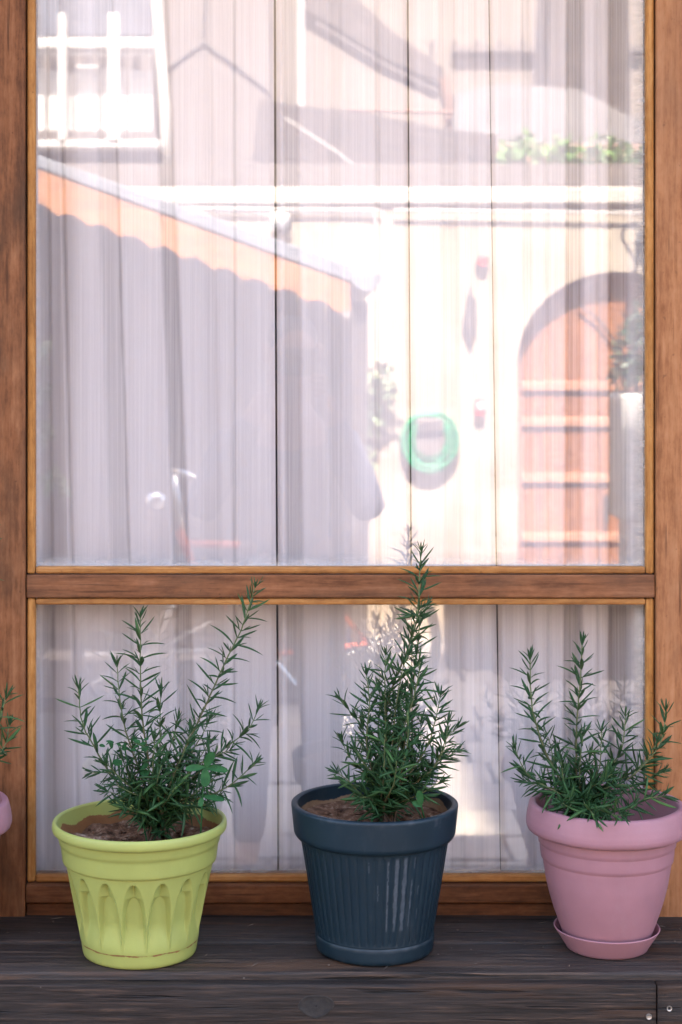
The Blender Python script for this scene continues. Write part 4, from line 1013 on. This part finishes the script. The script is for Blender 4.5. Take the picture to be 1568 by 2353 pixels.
# --- houses and ground rising behind the wall
DF = 15.0
def fb(u0, v0, u1, v1, D, dep): a = R(u0, v1, D); b = R(u1, v0, D); return (a.x, b.x, a.y - dep, a.y, a.z, b.z)
ter = MB(); ter.box(-14, 12, -26, yb - 0.3, 0.0, rz(440, DF) - 0.25); tag(ter.build("terrace", GREYST), "raised ground behind the stone wall", kind="structure")
h1 = empty("balcony_house", R(250, 420, DF), "grey rendered house with a white glazed balcony, mirrored at top left", "house")
box("wall", fb(-900, -900, 620, 440, DF + .6, 5), GREYST, h1)
box("balcony_floor", fb(-300, 322, 366, 338, DF - .2, .9), WHITE, h1, .01)
box("balcony_base", fb(-300, 342, 362, 362, DF + .1, .5), SHADEW, h1)
for v in (370, 390, 408): box("shutter_slat", fb(-300, v, 360, v + 9, DF + .2, .3), GREYST, h1, .005)
box("balcony_beam", fb(-300, 86, 356, 110, DF - .1, .1), WHITE, h1, .01)
box("balcony_beam", fb(-300, 112, 352, 124, DF - .06, .1), WHITE, h1, .005)
for (u0, u1) in ((-120, -95), (0, 22), (133, 152), (247, 274)): box("balcony_post", fb(u0, 30, u1, 322, DF - .22, .1), WHITE, h1, .01)
for i in range(9):
    u = -200 + i * 62
    if u > 330: break
    box("curtain_sheet", fb(u, 150 + (i % 3) * 6, min(u + 56, 350), 300, DF + .12, .04), WHITE, h1, .01)
    box("balustrade", fb(u, 290, min(u + 50, 352), 298, DF - .08, .03), WHITE, h1)
for i in range(14):
    u = -190 + i * 38
    if u > 330: break
    box("window_slot", fb(u, 122, u + 20, 150, DF + .56, .03), SHADEW, h1)
box("upper_window", fb(90, -120, 350, 82, DF + .56, .03), m_plain("blue_grey_glass", (0.14, 0.15, 0.19), .3), h1)
MB().tube([R(352, -200, DF + .3), R(362, 30, DF + .3), R(378, 250, DF + .3), R(386, 440, DF + .3)], .055, 10).build("downpipe", WHITE, h1, smooth=True)
for pts, lab in (([(474, -100), (470, 100)], "upper"), ([(470, 100), (430, 125), (388, 158)], "left"), ([(470, 100), (540, 150), (622, 215)], "right")):
    tag(MB().tube([R(u, v, DF + .585) for u, v in pts], .012, 6).build("cable", IRON), "dark cable, %s arm of the fork on the grey house wall, mirrored" % lab, "cable", "cables on the grey house")
DB = 14.0
h2 = empty("shed", R(860, 430, DB), "dark timber shed with pitched roof edge behind the wall, mirrored at top", "shed")
def fp(pts, D, dep): return [(rx(u, D), rz(v, D)) for u, v in pts], -(D - CD), -(D - CD) - dep
MB().prism(*fp([(575, 445), (1142, 445), (1142, 310), (1010, 295), (860, 262), (740, 250), (595, 228)], DB + .8, .3)).build("wall", SHADEW, h2)
h3 = empty("stair_house", R(900, 430, 16.5), "beige house with a sloping dark stair roof, mirrored at top centre", "house")
box("wall", fb(560, -900, 1600, 445, 17.2, 4), BEIGE, h3)
MB().prism(*fp([(700, 20), (690, -80), (760, -60), (900, 70), (1022, 158), (1020, 196), (880, 130), (770, 60)], 15.5, .9)).build("stair_roof", SHADEW, h3)
MB().tube([R(u, v, 15.4) for u, v in ((726, 55), (880, 150), (1010, 215), (1024, 240))], .03, 6).build("handrail", SHADEW, h3)
MB().tube([R(u, v, 15.4) for u, v in ((1020, 180), (1032, 250), (1040, 440))], .05, 8).build("post", m_plain("rusty_post", (0.2, 0.11, 0.08), .8), h3)
MB().tube([R(u, v, 15.4) for u, v in ((690, -100), (691, 260))], .04, 8).build("post", PIPE, h3)
MB().tube([R(u, v, 15.3) for u, v in ((800, 252), (1042, 258))], .02, 6).build("rail", m_plain("rusty_rail", (0.25, 0.13, 0.1), .8), h3)
for i in range(7): u = 990 + i * 52; box("beam_end", fb(u, 92, u + 8, 102, 17.1, .1), SHADEW, h3)
box("string_course", fb(1040, 104, 1480, 118, 17.1, .1), GREYST, h3)
MB().prism(*fp([(1040, 330), (1480, 330), (1600, 330), (1600, 300), (1450, 268), (1330, 205), (1150, 190), (1045, 215)], 15.2, .8)).build("lower_roof", m_plain("grey_roof", (0.19, 0.178, 0.18), .8), h3)
tw = empty("chimney_stack", R(1350, 240, 16), "tall dark chimney stack behind the sloping roof, mirrored at top right", "chimney")
MB().prism(*fp([(1256, 225), (1450, 290), (1440, -300), (1285, -300), (1265, 60)], 15.9, .8)).build("shaft", SHADEW, tw)
iv = empty("ivy", R(1320, 440, DB - .5), "green ivy spilling over the wall top, mirrored at right", "ivy")
foliage("foliage", None, [(R(u, v, DB), .16, .2, .14) for u, v in ((1165, 370), (1210, 345), (1260, 385), (1300, 350), (1350, 380), (1400, 350), (1450, 385), (1230, 420), (1180, 425), (1500, 360), (1330, 425), (1430, 425))], 110, 0.085, 6, LFL, iv)
rk = random.Random(4)
bricks = empty("brick_wall", R(1320, 445, DB + .4), "low rough wall of pinkish stones behind the ivy, mirrored at right", "wall")
PK = m_plain("pink_stone", (0.42, 0.25, 0.2), .9, .3, 3)
for r_i in range(5):
    for c_i in range(10):
        u = 1145 + c_i * 38 + (r_i % 2) * 19; v = 330 + r_i * 24; box("stone", fb(u, v, u + 35, v + 21, DB + .4 + rk.uniform(-.03, .03), .3), PK, bricks, .015)
tag(MB().tube([R(u, v, 12) for u, v in ((655, 272), (760, 340), (872, 422))], .008, 6).build("wire", PIPE), "pale slanting wire in front of the dark shed, mirrored", "wire")

# ------------------------------------------------------------------ the person taking the picture (mirrored in the panes)
SKIN = m_plain("skin", (0.27, 0.155, 0.11), .55, .05); SHIRT = m_plain("blue_shirt", (0.055, 0.062, 0.095), .85, .1, 20, bump=.3); TROU = m_plain("dark_trousers", (0.05, 0.05, 0.065), .85, .15, 20); HAIR = m_plain("dark_hair", (0.02, 0.014, 0.011), .6, .3, 60)
person = empty("person", (-0.03, -2.86, 0), "person in a light blue shirt holding a camera to the face, mirrored in the panes", "person")
def skin(name, verts, edges, rad, mat, parent, sub=2, root=0):
    me = bpy.data.meshes.new(name); me.from_pydata([tuple(v) for v in verts], edges, []); o = bpy.data.objects.new(name, me); COL.objects.link(o); me.materials.append(mat)
    md = o.modifiers.new("skin", 'SKIN'); md.use_smooth_shade = True
    for i, r in enumerate(rad): me.skin_vertices[0].data[i].radius = (r, r) if isinstance(r, (int, float)) else r
    me.skin_vertices[0].data[root].use_root = True
    s_ = o.modifiers.new("sub", 'SUBSURF'); s_.levels = sub; s_.render_levels = sub
    put(o, parent); return o
X0, Y0 = -0.03, -2.86
BV0 = [(X0, Y0, .95), (X0, Y0, 1.12), (X0, Y0 + .01, 1.30), (X0, Y0, 1.42), (X0 + .01, Y0 + .02, 1.50), (X0 + .015, Y0 + .05, 1.56), (X0 + .02, Y0 + .05, 1.66), (X0 + .02, Y0 + .04, 1.73),
      (X0 + .18, Y0, 1.40), (.235, Y0 + .12, 1.19), (.085, Y0 + .17, 1.52), (X0 - .18, Y0, 1.40), (-.30, Y0 + .12, 1.19), (-.085, Y0 + .17, 1.53),
      (X0 + .10, Y0, .88), (X0 + .11, Y0 + .02, .50), (X0 + .12, Y0 - .01, .09), (X0 + .13, Y0 + .14, .045), (X0 - .10, Y0, .88), (X0 - .11, Y0 + .02, .50), (X0 - .12, Y0 - .01, .09), (X0 - .13, Y0 + .14, .045)]
BV = [(x, y, z - 0.05 if i in (2, 3, 8, 9, 11, 12) else z) for i, (x, y, z) in enumerate(BV0)]
BE = [(0, 1), (1, 2), (2, 3), (3, 4), (4, 5), (5, 6), (6, 7), (3, 8), (8, 9), (9, 10), (3, 11), (11, 12), (12, 13), (0, 14), (14, 15), (15, 16), (16, 17), (0, 18), (18, 19), (19, 20), (20, 21)]
BR = [(.15, .105), (.135, .095), (.15, .105), (.12, .09), .058, (.07, .085), (.078, .10), (.055, .07), .062, .042, .03, .062, .042, .03, .088, .06, .042, .036, .088, .06, .042, .036]
body = skin("body", BV, BE, BR, SKIN, person)
nose = skin("nose", [(X0 + .02, Y0 + .14, 1.655), (X0 + .02, Y0 + .158, 1.63)], [(0, 1)], [.010, .014], SKIN, person, 1)
for s_ in (-1, 1):
    MB().lathe([(.001, -.03), (.014, -.02), (.018, .005), (.012, .028), (.001, .032)], 10, (X0 + .02 + s_ * .083, Y0 + .045, 1.645)).build("ear", SKIN, person, smooth=True)
HV = [(X0 + .02, Y0 + .015, 1.62), (X0 + .02, Y0 + .02, 1.70), (X0 + .02, Y0 + .045, 1.755)]
skin("hair", HV, [(0, 1), (1, 2)], [(.082, .085), (.09, .098), (.07, .085)], HAIR, person, 2)
def sub_skin(name, ids, grow, mat):
    mp = {i: k for k, i in enumerate(ids)}; ed = [(mp[a], mp[b]) for a, b in BE if a in mp and b in mp]
    rr_ = [tuple(q + grow for q in (BR[i] if isinstance(BR[i], tuple) else (BR[i], BR[i]))) for i in ids]
    return skin(name, [BV[i] for i in ids], ed, rr_, mat, person)
wr = [tuple(Vector(BV[a]).lerp(Vector(BV[b]), 0.8)) for a, b in ((9, 10), (12, 13))]
BV += wr; BR += [.032, .032]; BE += [(9, 22), (12, 23)]
sub_skin("shirt", [0, 1, 2, 3, 8, 9, 11, 12, 22, 23], .014, SHIRT)
sub_skin("trousers", [0, 14, 15, 16, 18, 19, 20], .013, TROU)
for s_, ix in ((1, 10), (-1, 13)):       # fingers curled round the camera
    hx, hy, hz = BV[ix]
    for k in range(4):
        z = hz + .055 - k * .019; L = (.9, 1, .95, .78)[k]
        skin("finger", [(hx, hy + .005, z - .01), (hx - s_ * .004, hy + .04 * L, z), (hx - s_ * .022 * L, hy + .052, z + .002), (hx - s_ * .042 * L, hy + .05, z)], [(0, 1), (1, 2), (2, 3)], [.0095, .009, .0085, .007], SKIN, person, 1)
    skin("thumb", [(hx, hy, hz + .01), (hx - s_ * .02, hy - .002, hz + .035), (hx - s_ * .045, hy - .004, hz + .045)], [(0, 1), (1, 2)], [.012, .0105, .009], SKIN, person, 1)
pcam = empty("handheld_camera", (0, -2.69, 1.6), "black camera held in front of the person's face, mirrored", "camera")
box("camera_body", (-.068, .068, -2.712, -2.672, 1.575, 1.66), IRON, pcam, .008)
m = MB(); m.v = []; K = 24
for (r, y) in ((.03, -2.672), (.032, -2.64), (.03, -2.634), (.026, -2.636), (.02, -2.65)):
    for j in range(K): m.v.append((r * math.cos(2 * PI * j / K), y, 1.612 + r * math.sin(2 * PI * j / K)))
for i in range(4):
    for j in range(K): e = (j + 1) % K; m.f.append([i * K + j, i * K + e, (i + 1) * K + e, (i + 1) * K + j])
m.f.append([4 * K + j for j in range(K)]); m.build("lens", IRON, pcam, smooth=True)
